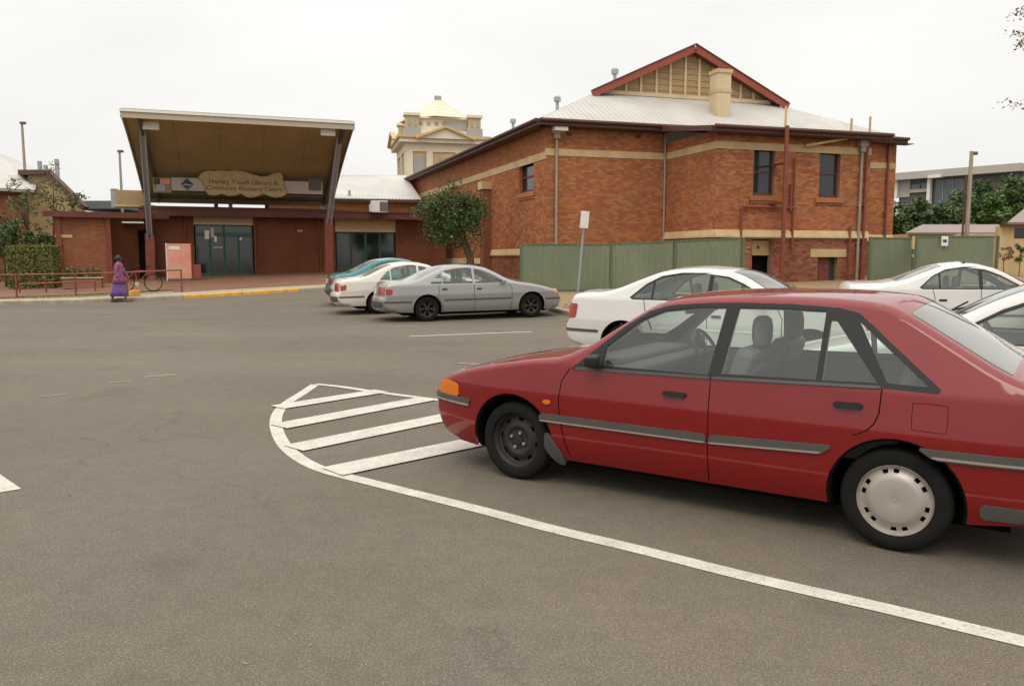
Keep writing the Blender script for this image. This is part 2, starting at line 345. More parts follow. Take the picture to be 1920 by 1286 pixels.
# ------------------------------------------------------------------ ground, paving, markings
def asphalt_mat():
    m = bpy.data.materials.new('asphalt'); m.use_nodes = True
    nt = m.node_tree; b = nt.nodes['Principled BSDF']; N = nt.nodes.new; L = nt.links.new
    b.inputs['Roughness'].default_value = .88; b.inputs['Specular IOR Level'].default_value = .35
    t = N('ShaderNodeTexCoord')
    def noise_(s, d=4, r=.6, st=None):
        n = N('ShaderNodeTexNoise'); n.inputs['Scale'].default_value = s; n.inputs['Detail'].default_value = d; n.inputs['Roughness'].default_value = r
        src = t.outputs['Object']
        if st:
            mp = N('ShaderNodeMapping'); mp.inputs['Scale'].default_value = st; L(src, mp.inputs[0]); src = mp.outputs[0]
        L(src, n.inputs['Vector']); return n.outputs['Fac']
    def rng(src, a, b_, c, d):
        mr = N('ShaderNodeMapRange'); mr.inputs['From Min'].default_value = a; mr.inputs['From Max'].default_value = b_
        mr.inputs['To Min'].default_value = c; mr.inputs['To Max'].default_value = d; L(src, mr.inputs['Value']); return mr.outputs[0]
    def mul(a, b_):
        x = N('ShaderNodeMath'); x.operation = 'MULTIPLY'; L(a, x.inputs[0])
        if isinstance(b_, float): x.inputs[1].default_value = b_
        else: L(b_, x.inputs[1])
        return x.outputs[0]
    big = rng(noise_(.22, 4, .55), .3, .7, .86, 1.12)
    streak = rng(noise_(.35, 3, .5, (.3, 1.6, 1)), .35, .7, .95, 1.05)
    mid = rng(noise_(5.5, 6, .75), .3, .7, .90, 1.10)
    grit = rng(noise_(130, 2, .8), .33, .67, .55, 1.45)
    vo = N('ShaderNodeTexVoronoi'); vo.inputs['Scale'].default_value = 75; L(t.outputs['Object'], vo.inputs['Vector'])
    peb = rng(vo.outputs['Distance'], .0, .5, 1.24, .78)
    # pale stones
    vo2 = N('ShaderNodeTexVoronoi'); vo2.inputs['Scale'].default_value = 28; L(t.outputs['Object'], vo2.inputs['Vector'])
    spk = rng(vo2.outputs['Distance'], .0, .15, 1.7, 1.0)
    # hairline cracks
    wv = N('ShaderNodeTexVoronoi'); wv.feature = 'DISTANCE_TO_EDGE'; wv.inputs['Scale'].default_value = .22
    wm = N('ShaderNodeTexNoise'); wm.inputs['Scale'].default_value = 1.3; wm.inputs['Detail'].default_value = 5; L(t.outputs['Object'], wm.inputs['Vector'])
    va = N('ShaderNodeVectorMath'); va.operation = 'ADD'; L(t.outputs['Object'], va.inputs[0]); L(wm.outputs['Color'], va.inputs[1]); L(va.outputs[0], wv.inputs['Vector'])
    ck = rng(wv.outputs['Distance'], .0, .004, .72, 1.0)
    ckm = rng(noise_(.5, 2, .5), .52, .6, 0, 1)
    cmx = N('ShaderNodeMix'); cmx.data_type = 'FLOAT'; L(ckm, cmx.inputs[0]); cmx.inputs[2].default_value = 1.0; L(ck, cmx.inputs[3])
    # oil stains
    oil = rng(noise_(.9, 3, .5), .60, .74, 1.0, .80)
    v = mul(mul(mul(mul(big, mid), mul(grit, peb)), mul(spk, cmx.outputs[0])), mul(oil, streak))
    col = N('ShaderNodeMix'); col.data_type = 'RGBA'; col.inputs[6].default_value = (.166, .136, .098, 1); col.inputs[7].default_value = (.162, .136, .106, 1)
    L(rng(noise_(.6, 3, .5), .35, .65, 0, 1), col.inputs[0])
    vm = N('ShaderNodeVectorMath'); vm.operation = 'SCALE'; L(col.outputs[2], vm.inputs[0]); L(v, vm.inputs['Scale'])
    L(vm.outputs[0], b.inputs['Base Color'])
    bp = N('ShaderNodeBump'); bp.inputs['Strength'].default_value = .5; bp.inputs['Distance'].default_value = .006
    L(vo.outputs['Distance'], bp.inputs['Height']); L(bp.outputs[0], b.inputs['Normal'])
    return m
M['asphalt'] = asphalt_mat()
def line_mat():
    m = mat('road_paint', (.53, .49, .43), .75, var=.18, scale=5)
    nt = m.node_tree; b = nt.nodes['Principled BSDF']; N = nt.nodes.new; L = nt.links.new
    src = b.inputs['Base Color'].links[0].from_socket
    t = N('ShaderNodeTexCoord'); n = N('ShaderNodeTexNoise'); n.inputs['Scale'].default_value = 55; n.inputs['Detail'].default_value = 5; n.inputs['Roughness'].default_value = .8
    L(t.outputs['Object'], n.inputs['Vector'])
    r = N('ShaderNodeMapRange'); r.inputs['From Min'].default_value = .54; r.inputs['From Max'].default_value = .64; L(n.outputs['Fac'], r.inputs['Value'])
    mx = N('ShaderNodeMix'); mx.data_type = 'RGBA'; L(r.outputs[0], mx.inputs[0]); L(src, mx.inputs[6]); mx.inputs[7].default_value = (.24, .20, .15, 1)
    L(mx.outputs[2], b.inputs['Base Color']); return m
M['paint_line'] = line_mat()
M['paint_worn'] = mat('road_paint_worn', (.36, .31, .25), .8, col2=(.17, .135, .095), scale=9)
M['verge'] = mat('dirt_verge', (.21, .145, .085), .95, col2=(.30, .20, .10), scale=3, bump=.6, bscale=25)
M['paver'] = mat('paver_red', (.20, .10, .065), .9, var=.2, scale=3, island=.2)
M['paver_base'] = brick_mat('paver_field', (.20, .095, .06), (.24, .125, .08), (.13, .08, .055))
M['grassy'] = mat('verge_grass', (.15, .155, .06), .95, col2=(.29, .24, .13), scale=1.6, bump=.5, bscale=30)
M['litter'] = mat('leaf_litter', (.20, .11, .05), .9, island=.5)

def grid(xs, ys, fn):
    v = [(x, y, fn(x, y)) for y in ys for x in xs]; n = len(xs)
    return v, [(j * n + i, j * n + i + 1, (j + 1) * n + i + 1, (j + 1) * n + i) for j in range(len(ys) - 1) for i in range(n - 1)]
xs = [-900, -400, -200, -120, -80, -60] + list(np.arange(-48, 46, 1.0)) + [55, 80, 120, 200, 400, 900]
ys = [-300, -100, -50, -20] + list(np.arange(-8, 62, 1.0)) + [70, 85, 120, 200, 400, 900, 1800]
mb = MB(); mb.add(*grid([float(x) for x in xs], [float(y) for y in ys], zg))
tag(mb.build('ground', M['asphalt'], smooth='all', fix=False), kind='structure')

def ribbon(pts, w, z=.004, m='paint_line', name='line_marking', closed=False, sub=6):
    P = [Vector((p[0], p[1])) for p in pts]
    if sub > 1 and len(P) > 2:                                  # Catmull-Rom through the given points
        Q = []
        for i in range(len(P) - 1):
            a, b, c, d = P[max(i - 1, 0)], P[i], P[i + 1], P[min(i + 2, len(P) - 1)]
            for k in range(sub):
                t = k / sub; Q.append(.5 * ((2 * b) + (c - a) * t + (2 * a - 5 * b + 4 * c - d) * t * t + (3 * b - 3 * c + d - a) * t ** 3))
        P = Q + [P[-1]]
    v = []; f = []
    for i, p in enumerate(P):
        d = (P[min(i + 1, len(P) - 1)] - P[max(i - 1, 0)]).normalized(); n = Vector((-d.y, d.x)) * w / 2
        for q in (p + n, p - n): v.append((q.x, q.y, zg(q.x, q.y) + z))
        if i: f.append((2 * i - 2, 2 * i - 1, 2 * i + 1, 2 * i))
    b = MB(); b.add(v, f); return tag(b.build(name, M[m], fix=False), kind='structure')
G = gpt
# painted traffic island in front of the red car, and the long kerb-side line that leaves it
ribbon([G(*p) for p in ((591, 721), (566, 738), (542, 753), (524, 770), (517, 790), (521, 812), (533, 834), (554, 854), (584, 872), (622, 886), (680, 901), (760, 921), (900, 956), (1040, 993), (1200, 1031), (1400, 1081), (1660, 1141), (1920, 1203), (2300, 1290), (2900, 1430))], .115)
ribbon([G(592, 721), G(640, 726), G(700, 735), G(830, 752), G(900, 762)], .10, z=.008)
for a, b, w in (((520, 765), (715, 734), .26), ((522, 801), (800, 749), .28), ((550, 842), (862, 778), .29), ((622, 886), (915, 825), .30)):
    ribbon([G(*a), G(*b)], w, z=.012, sub=1)
# bay lines, worn
for a, b, w, mm in (((768, 631), (998, 622), .10, 'paint_line'), ((648, 614), (790, 611), .09, 'paint_worn'), ((860, 681), (925, 685), .09, 'paint_worn'), ((1010, 603), (1072, 600), .08, 'paint_worn'), ((590, 580), (690, 577), .08, 'paint_worn'), ((600, 597), (720, 592), .07, 'paint_worn'),
                    ((268, 707), (332, 703), .08, 'paint_worn'), ((205, 718), (245, 715), .05, 'paint_worn'), ((70, 745), (125, 739), .05, 'paint_worn')):
    ribbon([G(*a), G(*b)], w, z=.005, sub=1, m=mm)
# tip of a painted arrow at the left edge of the view
a0, a1, a2 = G(40, 917), G(-6, 886), G(-6, 925)
far = [G(-60, 850), G(-60, 935)]
b = MB(); b.add([(p[0], p[1], .005) for p in (a0, a1, far[0], far[1], a2)], [(0, 1, 2, 3, 4)])
tag(b.build('arrow_marking', M['paint_line'], fix=False), kind='structure')

UA = math.radians(19.5); U = Vector((math.cos(UA), math.sin(UA))); V = Vector((-math.sin(UA), math.cos(UA)))
K0 = Vector((-14.0, 28.8))
def uvp(o, s, t): return o + U * s + V * t
def sheet(o, s0, s1, t0, t1, h, name, m, n=1.0, kind='structure', uv=False, skirt=.0):
    b = MB(); ns = max(2, int((s1 - s0) / n) + 1); ntt = max(2, int((t1 - t0) / n) + 1)
    v = []
    for j in range(ntt):
        for i in range(ns):
            p = uvp(o, s0 + (s1 - s0) * i / (ns - 1), t0 + (t1 - t0) * j / (ntt - 1)); v.append((p.x, p.y, zg(p.x, p.y) + h))
    f = [(j * ns + i, j * ns + i + 1, (j + 1) * ns + i + 1, (j + 1) * ns + i) for j in range(ntt - 1) for i in range(ns - 1)]
    b.add(v, f); o_ = b.build(name, M[m], fix=False)
    if uv:
        me = o_.data; L = me.uv_layers.new(name='UVMap')
        for lp in me.loops:
            c = me.vertices[lp.vertex_index].co; L.data[lp.index].uv = (c.x * U.x + c.y * U.y, c.x * V.x + c.y * V.y)
    return tag(o_, kind=kind)
def kerb_run(o, s0, s1, t, along='U', h=.13, w=.15, m='kerb', piece=1.8, name='kerb', label=None):
    """kerb of cast pieces, each its own part of the setting"""
    root = None; L = s1 - s0; n = max(1, round(L / piece)); objs = []
    for i in range(n):
        a = s0 + L * i / n + .006; e = s0 + L * (i + 1) / n - .006
        b = MB(); vs = []
        for s in (a, e):
            for tt, hh in ((t, -.05), (t, h - .03), (t + .025, h), (t + w, h), (t + w, -.05)):
                p = uvp(o, s, tt) if along == 'U' else uvp(o, tt, s)
                vs.append((p.x, p.y, zg(p.x, p.y) + hh))
        b.add(vs, [(0, 1, 6, 5), (1, 2, 7, 6), (2, 3, 8, 7), (3, 4, 9, 8), (0, 4, 3, 2, 1), (5, 6, 7, 8, 9)])
        if root is None:
            root = bpy.data.objects.new(name, None); COL.objects.link(root); root['kind'] = 'structure'
        b.build('kerb_stone', M[m], root)
    return root
def along_u(px, o):
    r = ray(px, 500); A_ = np.array([[r[0], -U.x], [r[1], -U.y]]); return float(np.linalg.solve(A_, [o.x, o.y])[1])
ky0, ky1 = along_u(341, K0), along_u(560, K0); print('kerb', ky0, ky1)
kerb_run(K0, -30, ky0, 0); kerb_run(K0, ky0, ky1, 0, m='yellow_kerb', name='kerb'); kerb_run(K0, ky1, 12.5, 0, name='kerb')
# yellow tactile plate at the ramp and paving behind the kerb
sheet(K0, -30, 12.5, .15, 1.5, .125, 'pavement', 'concrete', 1.5)
sheet(K0, -30, 1.5, 1.5, 3.0, .10, 'planting_strip', 'grassy', 1.5)
sheet(K0, -30, -7.5, 3.0, 18, .12, 'path', 'concrete', 1.5)
sheet(K0, 1.5, 12.5, 1.5, 18, .13, 'paving', 'paver_base', 1.0, uv=True)
sheet(K0, -7.5, 1.5, 3.0, 18, .128, 'paving', 'paver_base', 1.0, uv=True)
# small dry leaves, grit and bits lying about on the asphalt
rr_ = random.Random(31); lf = MB()
for _ in range(150):
    Y_ = rr_.uniform(2.6, 16) ; X_ = rr_.uniform(-.7, .75) * Y_; a = rr_.random() * 6.3; q = rr_.uniform(.004, .010) * (1 + Y_ / 12); n_ = len(lf.v); z = zg(X_, Y_) + .004
    lf.v += [(X_ + q * math.cos(a + k * PI / 2) * (1 if k % 2 else .45), Y_ + q * math.sin(a + k * PI / 2) * (1 if k % 2 else .45), z + rr_.uniform(0, .006)) for k in range(4)]; lf.f.append((n_, n_ + 1, n_ + 2, n_ + 3))
tag(lf.build('grit', mat('grit', (.22, .17, .11), .9, island=.6), fix=False), 'scattered dry leaf bits and pale grit on the car park asphalt', 'grit', kind='stuff')
V0 = Vector((1.75, 21.0))
kerb_run(V0, 0, 14, 0); kerb_run(V0, .15, 11, -.15, along='V')
sheet(V0, 0, 30, .15, 20, .11, 'verge', 'verge', 1.2)
# ------------------------------------------------------------------ cars
def chaikin(P, n=2):
    for _ in range(n):
        Q = [P[0]]
        for a, b in zip(P[:-1], P[1:]):
            Q.append(tuple(.75 * x + .25 * y for x, y in zip(a, b))); Q.append(tuple(.25 * x + .75 * y for x, y in zip(a, b)))
        P = Q[:1] + Q[1:] + [P[-1]] if False else Q + [P[-1]]
    return P
def resample(P, step):
    out_ = [P[0]]
    for a, b in zip(P[:-1], P[1:]):
        L = math.hypot(b[0] - a[0], b[1] - a[1]); n = max(1, int(round(L / step)))
        for k in range(1, n + 1): out_.append(tuple(x + (y - x) * k / n for x, y in zip(a, b)))
    return out_
def inpoly(x, y, poly):
    c = False; n = len(poly); j = n - 1
    for i in range(n):
        xi, yi = poly[i]; xj, yj = poly[j]
        if (yi > y) != (yj > y) and x < (xj - xi) * (y - yi) / (yj - yi) + xi: c = not c
        j = i
    return c
def inset(poly, d):
    n = len(poly); A = sum(poly[i][0] * poly[(i + 1) % n][1] - poly[(i + 1) % n][0] * poly[i][1] for i in range(n)); s = 1 if A > 0 else -1
    out_ = []
    for i in range(n):
        a, b, c = poly[i - 1], poly[i], poly[(i + 1) % n]
        d1 = Vector((b[0] - a[0], b[1] - a[1])).normalized(); d2 = Vector((c[0] - b[0], c[1] - b[1])).normalized()
        n1 = Vector((-d1.y, d1.x)) * s; n2 = Vector((-d2.y, d2.x)) * s; m = (n1 + n2); k = d / max(.35, (1 + n1.dot(n2)))
        out_.append((b[0] + m.x * k, b[1] + m.y * k))
    return out_
def roundpoly(poly, k=1):
    for _ in range(k):
        Q = []
        n = len(poly)
        for i in range(n):
            a, b, c = poly[i - 1], poly[i], poly[(i + 1) % n]
            for o_ in (a, c):
                L = math.hypot(o_[0] - b[0], o_[1] - b[1]); t = min(.3, .018 / max(L, 1e-4)); q = (b[0] + (o_[0] - b[0]) * t, b[1] + (o_[1] - b[1]) * t); Q.append(q)
        poly = Q
    return poly

class Car:
    def __init__(s, S, step):
        s.S = S; s.step = step; s.r = S.get('r', .065); s.wb = S['wb']; s.wr = S['wr']
        P = [(p[0], p[1], float(i)) for i, p in enumerate(S['prof'])]
        s.tags = [p[2] for p in S['prof']]
        s.P = resample(chaikin(P, 2), step * 1.2)
        s.A = np.array([(p[0], p[1]) for p in s.P])
        s.xmax = s.A[:, 0].max(); s.xmin = s.A[:, 0].min()
        # outward 2-D normals per profile vertex (profile runs front-bottom -> top -> rear-bottom)
        T = np.gradient(s.A, axis=0); T /= np.linalg.norm(T, axis=1)[:, None]
        s.Nn = np.stack([T[:, 1], -T[:, 0]], 1)   # clockwise turn of the direction
        if s.Nn[len(s.Nn) // 2][1] < 0: s.Nn = -s.Nn
    def base(s, x, z):
        S = s.S; W = S['W']; zb = S['zb']; zc = S['zc']
        t = z - zc; up = .5 * (math.sqrt(t * t + .016 ** 2) + t); dn = .5 * (math.sqrt(t * t + .016 ** 2) - t)
        w = W - S['under'] * dn
        if z < .42: w -= .9 * (.42 - z) ** 2
        t = z - zb; ab = .5 * (math.sqrt(t * t + .012 ** 2) + t)
        w -= S['lean'] * (up - ab) + S['tum'] * ab
        f = 1.0
        xf = s.wb + .0; L = s.xmax - xf
        if x > xf: f -= S.get('nf', .17) * ((x - xf) / L) ** 2.4
        xr = -.25; L = xr - s.xmin
        if x < xr: f -= S.get('nr', .13) * ((xr - x) / L) ** 2.4
        return w * f
    def dist(s, x, z):
        a, b = s.A[:-1], s.A[1:]; ab = b - a; p = np.array([x, z])
        t = np.clip(((p - a) * ab).sum(1) / np.maximum((ab * ab).sum(1), 1e-12), 0, 1)
        q = a + ab * t[:, None]; dd = p - q; d = np.hypot(dd[:, 0], dd[:, 1]); i = int(d.argmin())
        n = s.Nn[i] * (1 - t[i]) + s.Nn[i + 1] * t[i]
        return float(d[i]), n / (np.linalg.norm(n) + 1e-9)
    def surf(s, x, z, off=0.0):
        d, n2 = s.dist(x, z); e = .004
        w = s.base(x, z); wx = (s.base(x + e, z) - s.base(x - e, z)) / (2 * e); wz = (s.base(x, z + e) - s.base(x, z - e)) / (2 * e)
        Nb = Vector((-wx, 1, -wz)).normalized(); r = s.r
        if d < r:
            c = 1 - d / r; sn = math.sqrt(max(0, 1 - c * c)); w -= r * (1 - sn)
            N = (Nb * sn + Vector((n2[0], .14, n2[1])) * c).normalized()
        else: N = Nb
        return Vector((x, w, z)) + N * off, N
    # --- constrained triangulation of side-view polygons
    def tri(s, outlines, keep, lo, hi, step=None, fillet=True, dens=None):
        step = step or s.step; pts = []; eds = []
        for poly in outlines:
            Q = resample(list(poly) + [poly[0]], dens or step)[:-1]; b = len(pts)
            pts += [(q[0], q[1]) for q in Q]; n = len(Q); eds += [(b + i, b + (i + 1) % n) for i in range(n)]
        if fillet:
            for i in range(0, len(s.A)):
                for k in (.06, .2, .42, .7, 1.0):
                    q = s.A[i] - s.Nn[i] * s.r * k
                    if s.dist(q[0], q[1])[0] > s.r * k * .96: pts.append((float(q[0]), float(q[1])))
        if fillet:                                               # rows along the body creases
            for zr in [s.S['zc'] + k * .011 for k in (-3, -1.5, -.5, .5, 1.5, 3)] + [s.S['zb'] + k * .009 for k in (-2, 0, 2)]:
                q = lo[0]
                while q < hi[0]:
                    if s.dist(q, zr)[0] > s.r * 1.05: pts.append((q, zr))
                    q += step * .6
        x = lo[0] + step / 2
        row = 0
        while x < hi[0]:
            z = lo[1] + (step / 2 if row % 2 else 0)
            while z < hi[1]:
                if not fillet or (s.dist(x, z)[0] > s.r * 1.25 and abs(z - s.S['zc']) > .045 and abs(z - s.S['zb']) > .025): pts.append((x + random.uniform(-1, 1) * step * .05, z + random.uniform(-1, 1) * step * .05))
                z += step
            x += step; row += 1
        vs_, es_, fs_, *_r = delaunay_2d_cdt([Vector(p) for p in pts], eds, [], 0, 1e-5)
        groups = {}
        for f in fs_:
            cx = sum(vs_[i].x for i in f) / len(f); cz = sum(vs_[i].y for i in f) / len(f)
            k = keep(cx, cz)
            if k: groups.setdefault(k, []).append(f)
        return vs_, groups
    def mesh(s, name, V3, N3, F, m, parent):
        me = bpy.data.meshes.new(name); me.from_pydata(V3, [], F); me.materials.append(m)
        me.polygons.foreach_set('use_smooth', [True] * len(F)); me.update()
        if N3: me.normals_split_custom_set_from_vertices([tuple(n) for n in N3])
        o = bpy.data.objects.new(name, me); COL.objects.link(o); o.parent = parent; return o
    def side_mesh(s, vs_, fs, side, off=0.0):
        idx = {}; V3 = []; N3 = []; F = []
        for f in fs:
            g = []
            for i in f:
                if i not in idx:
                    p, n = s.surf(vs_[i].x, vs_[i].y, off); idx[i] = len(V3)
                    V3.append((p.x, p.y * side, p.z)); N3.append((n.x, n.y * side, n.z))
                g.append(idx[i])
            a, b, c = (Vector(V3[q]) for q in g[:3]); nn = (b - a).cross(c - a)
            if nn.dot(Vector(N3[g[0]])) < 0: g = g[::-1]
            F.append(tuple(g))
        return V3, N3, F
    def patch(s, name, poly, off, thick, m, parent, sides=(1, -1), rnd=0):
        """a piece applied to the flank: side-view outline, standing proud of the skin"""
        if rnd: poly = roundpoly(poly, rnd)
        xs_ = [p[0] for p in poly]; zs_ = [p[1] for p in poly]
        stp = max(.02, min(s.step, (max(zs_) - min(zs_)) * .6))
        vs_, g = s.tri([poly], lambda x, z: 1 if inpoly(x, z, poly) else 0, (min(xs_), min(zs_)), (max(xs_), max(zs_)), step=stp * 1.5, fillet=False)
        objs = []
        for side in sides:
            V3, N3, F = s.side_mesh(vs_, g[1], side, off)
            # skirt
            cnt = {}
            for f in F:
                for a, b in zip(f, f[1:] + f[:1]): cnt.setdefault((min(a, b), max(a, b)), []).append((a, b))
            n0 = len(V3); mp = {}
            for k, e in cnt.items():
                if len(e) == 1:
                    a, b = e[0]; q = []
                    for i in (b, a):
                        if i not in mp:
                            mp[i] = len(V3); p = Vector(V3[i]) - Vector(N3[i]) * thick; V3.append(tuple(p)); N3.append(N3[i])
                    F.append((b, a, mp[a], mp[b]))
            o = s.mesh(name, V3, None, F, m, parent); o.data.set_sharp_from_angle(angle=math.radians(35)); objs.append(o)
        return objs
    # --- the band that runs over the car from the front bumper to the rear one
    def strip_pt(s, i, v, off=0.0):
        x, z = s.A[i]; n = s.Nn[i]; w = s.base(x, z) - s.r
        b = s.S.get('bulge', .035) + .07 * abs(n[0]) ** 1.3
        k = b * (1 - v * v)
        p = Vector((x + n[0] * k, v * w, z + n[1] * k)); N = Vector((n[0], 2 * b * v / w, n[1])).normalized()
        return p + N * off, N
    def idx(s, t0, t1):
        I = [i for i, p in enumerate(s.P) if t0 - 1e-6 <= p[2] <= t1 + 1e-6]
        if I[-1] + 1 < len(s.P) and s.P[I[-1]][2] < t1 - 1e-6: I.append(I[-1] + 1)      # meet the next band
        return I
    def strip(s, t0, t1, vs_=None, off=0.0):
        I = s.idx(t0, t1); vs_ = vs_ or [k / 8 - 1 for k in range(17)]
        V3 = []; N3 = []; F = []; m = len(vs_)
        for a, i in enumerate(I):
            for v in vs_:
                p, n = s.strip_pt(i, v, off); V3.append(tuple(p)); N3.append(tuple(n))
            if a:
                for k in range(m - 1):
                    q = [(a - 1) * m + k, (a - 1) * m + k + 1, a * m + k + 1, a * m + k]
                    pa, pb, pc = (Vector(V3[j]) for j in q[:3])
                    if (pb - pa).cross(pc - pa).dot(Vector(N3[q[0]])) < 0: q = q[::-1]
                    F.append(tuple(q))
        return V3, N3, F
    def cap(s, name, t0, t1, v0, v1, off, m, parent, nv=8):
        V3, N3, F = s.strip(t0, t1, [v0 + (v1 - v0) * k / nv for k in range(nv + 1)], off)
        cnt = {}
        for f in F:
            for a, b in zip(f, f[1:] + f[:1]): cnt.setdefault((min(a, b), max(a, b)), []).append((a, b))
        mp = {}
        for k, e in cnt.items():
            if len(e) == 1:
                a, b = e[0]
                for i in (a, b):
                    if i not in mp: mp[i] = len(V3); V3.append(tuple(Vector(V3[i]) - Vector(N3[i]) * (off + .01)))
                F.append((b, a, mp[a], mp[b]))
        o = s.mesh(name, V3, None, F, m, parent); o.data.set_sharp_from_angle(angle=math.radians(35)); return o

def wheel_mesh(kind, r, w):
    """returns list of (name, mesh-builder, material); axle along Y, outer face towards +Y"""
    T = MB(); tw = w / 2
    prof = [(r * .66, -tw * .8), (r * .69, -tw), (r * .80, -tw * 1.06), (r * .93, -tw * .98), (r * .985, -tw * .8), (r, -tw * .5), (r * .995, -tw * .48), (r * 1.0, 0), (r * .995, tw * .48), (r, tw * .5), (r * .985, tw * .8), (r * .93, tw * .98), (r * .80, tw * 1.06), (r * .715, tw * 1.0), (r * .69, tw * .9), (r * .66, tw * .72)]
    T.lathe(prof, 48, 'Y')
    R = MB(); n = 72
    if kind == 'cap':                                            # plastic cover with pairs of slots
        rings = [(0, 1.0), (.02, 1.0), (.03, .92), (.20, 1.0), (.40, .96), (.48, .90), (.53, .72), (.605, .66), (.64, .68), (.675, .98), (.70, .80)]
        holes = lambda k, j: j == 6 and any((k - c) % n in (0, 1) for q in range(6) for c in (q * 12 + 1, q * 12 + 5))
    elif kind == 'steel':                                        # pressed steel wheel, round vents
        rings = [(0, .50), (.12, .50), (.14, .36), (.26, .34), (.31, .48), (.38, .54), (.44, .46), (.50, .32), (.57, .28), (.60, .34), (.64, .72), (.70, .86)]
        holes = lambda k, j: j == 7 and (k % 9) in (0, 1, 2)
    else:                                                        # cast wheel with spokes
        rings = [(0, .72), (.12, .72), (.17, .62), (.30, .60), (.46, .62), (.57, .70), (.65, .80), (.70, .84)]
        holes = lambda k, j: j in (2, 3, 4) and (k % 12) in (3, 4, 5, 6, 7, 8)
    vs_ = []; F = []
    for a, h in rings:
        for k in range(n):
            t = 2 * PI * k / n; vs_.append((a * r * math.cos(t), h * tw, a * r * math.sin(t)))
    for j in range(len(rings) - 1):
        for k in range(n):
            if holes(k, j): continue
            F.append((j * n + k, j * n + (k + 1) % n, (j + 1) * n + (k + 1) % n, (j + 1) * n + k))
    R.add(vs_, F)
    B = MB(); B.lathe([(0.001, tw * .1), (r * .6, tw * .1), (r * .61, -tw * .7)], 32, 'Y')
    return T, R, B

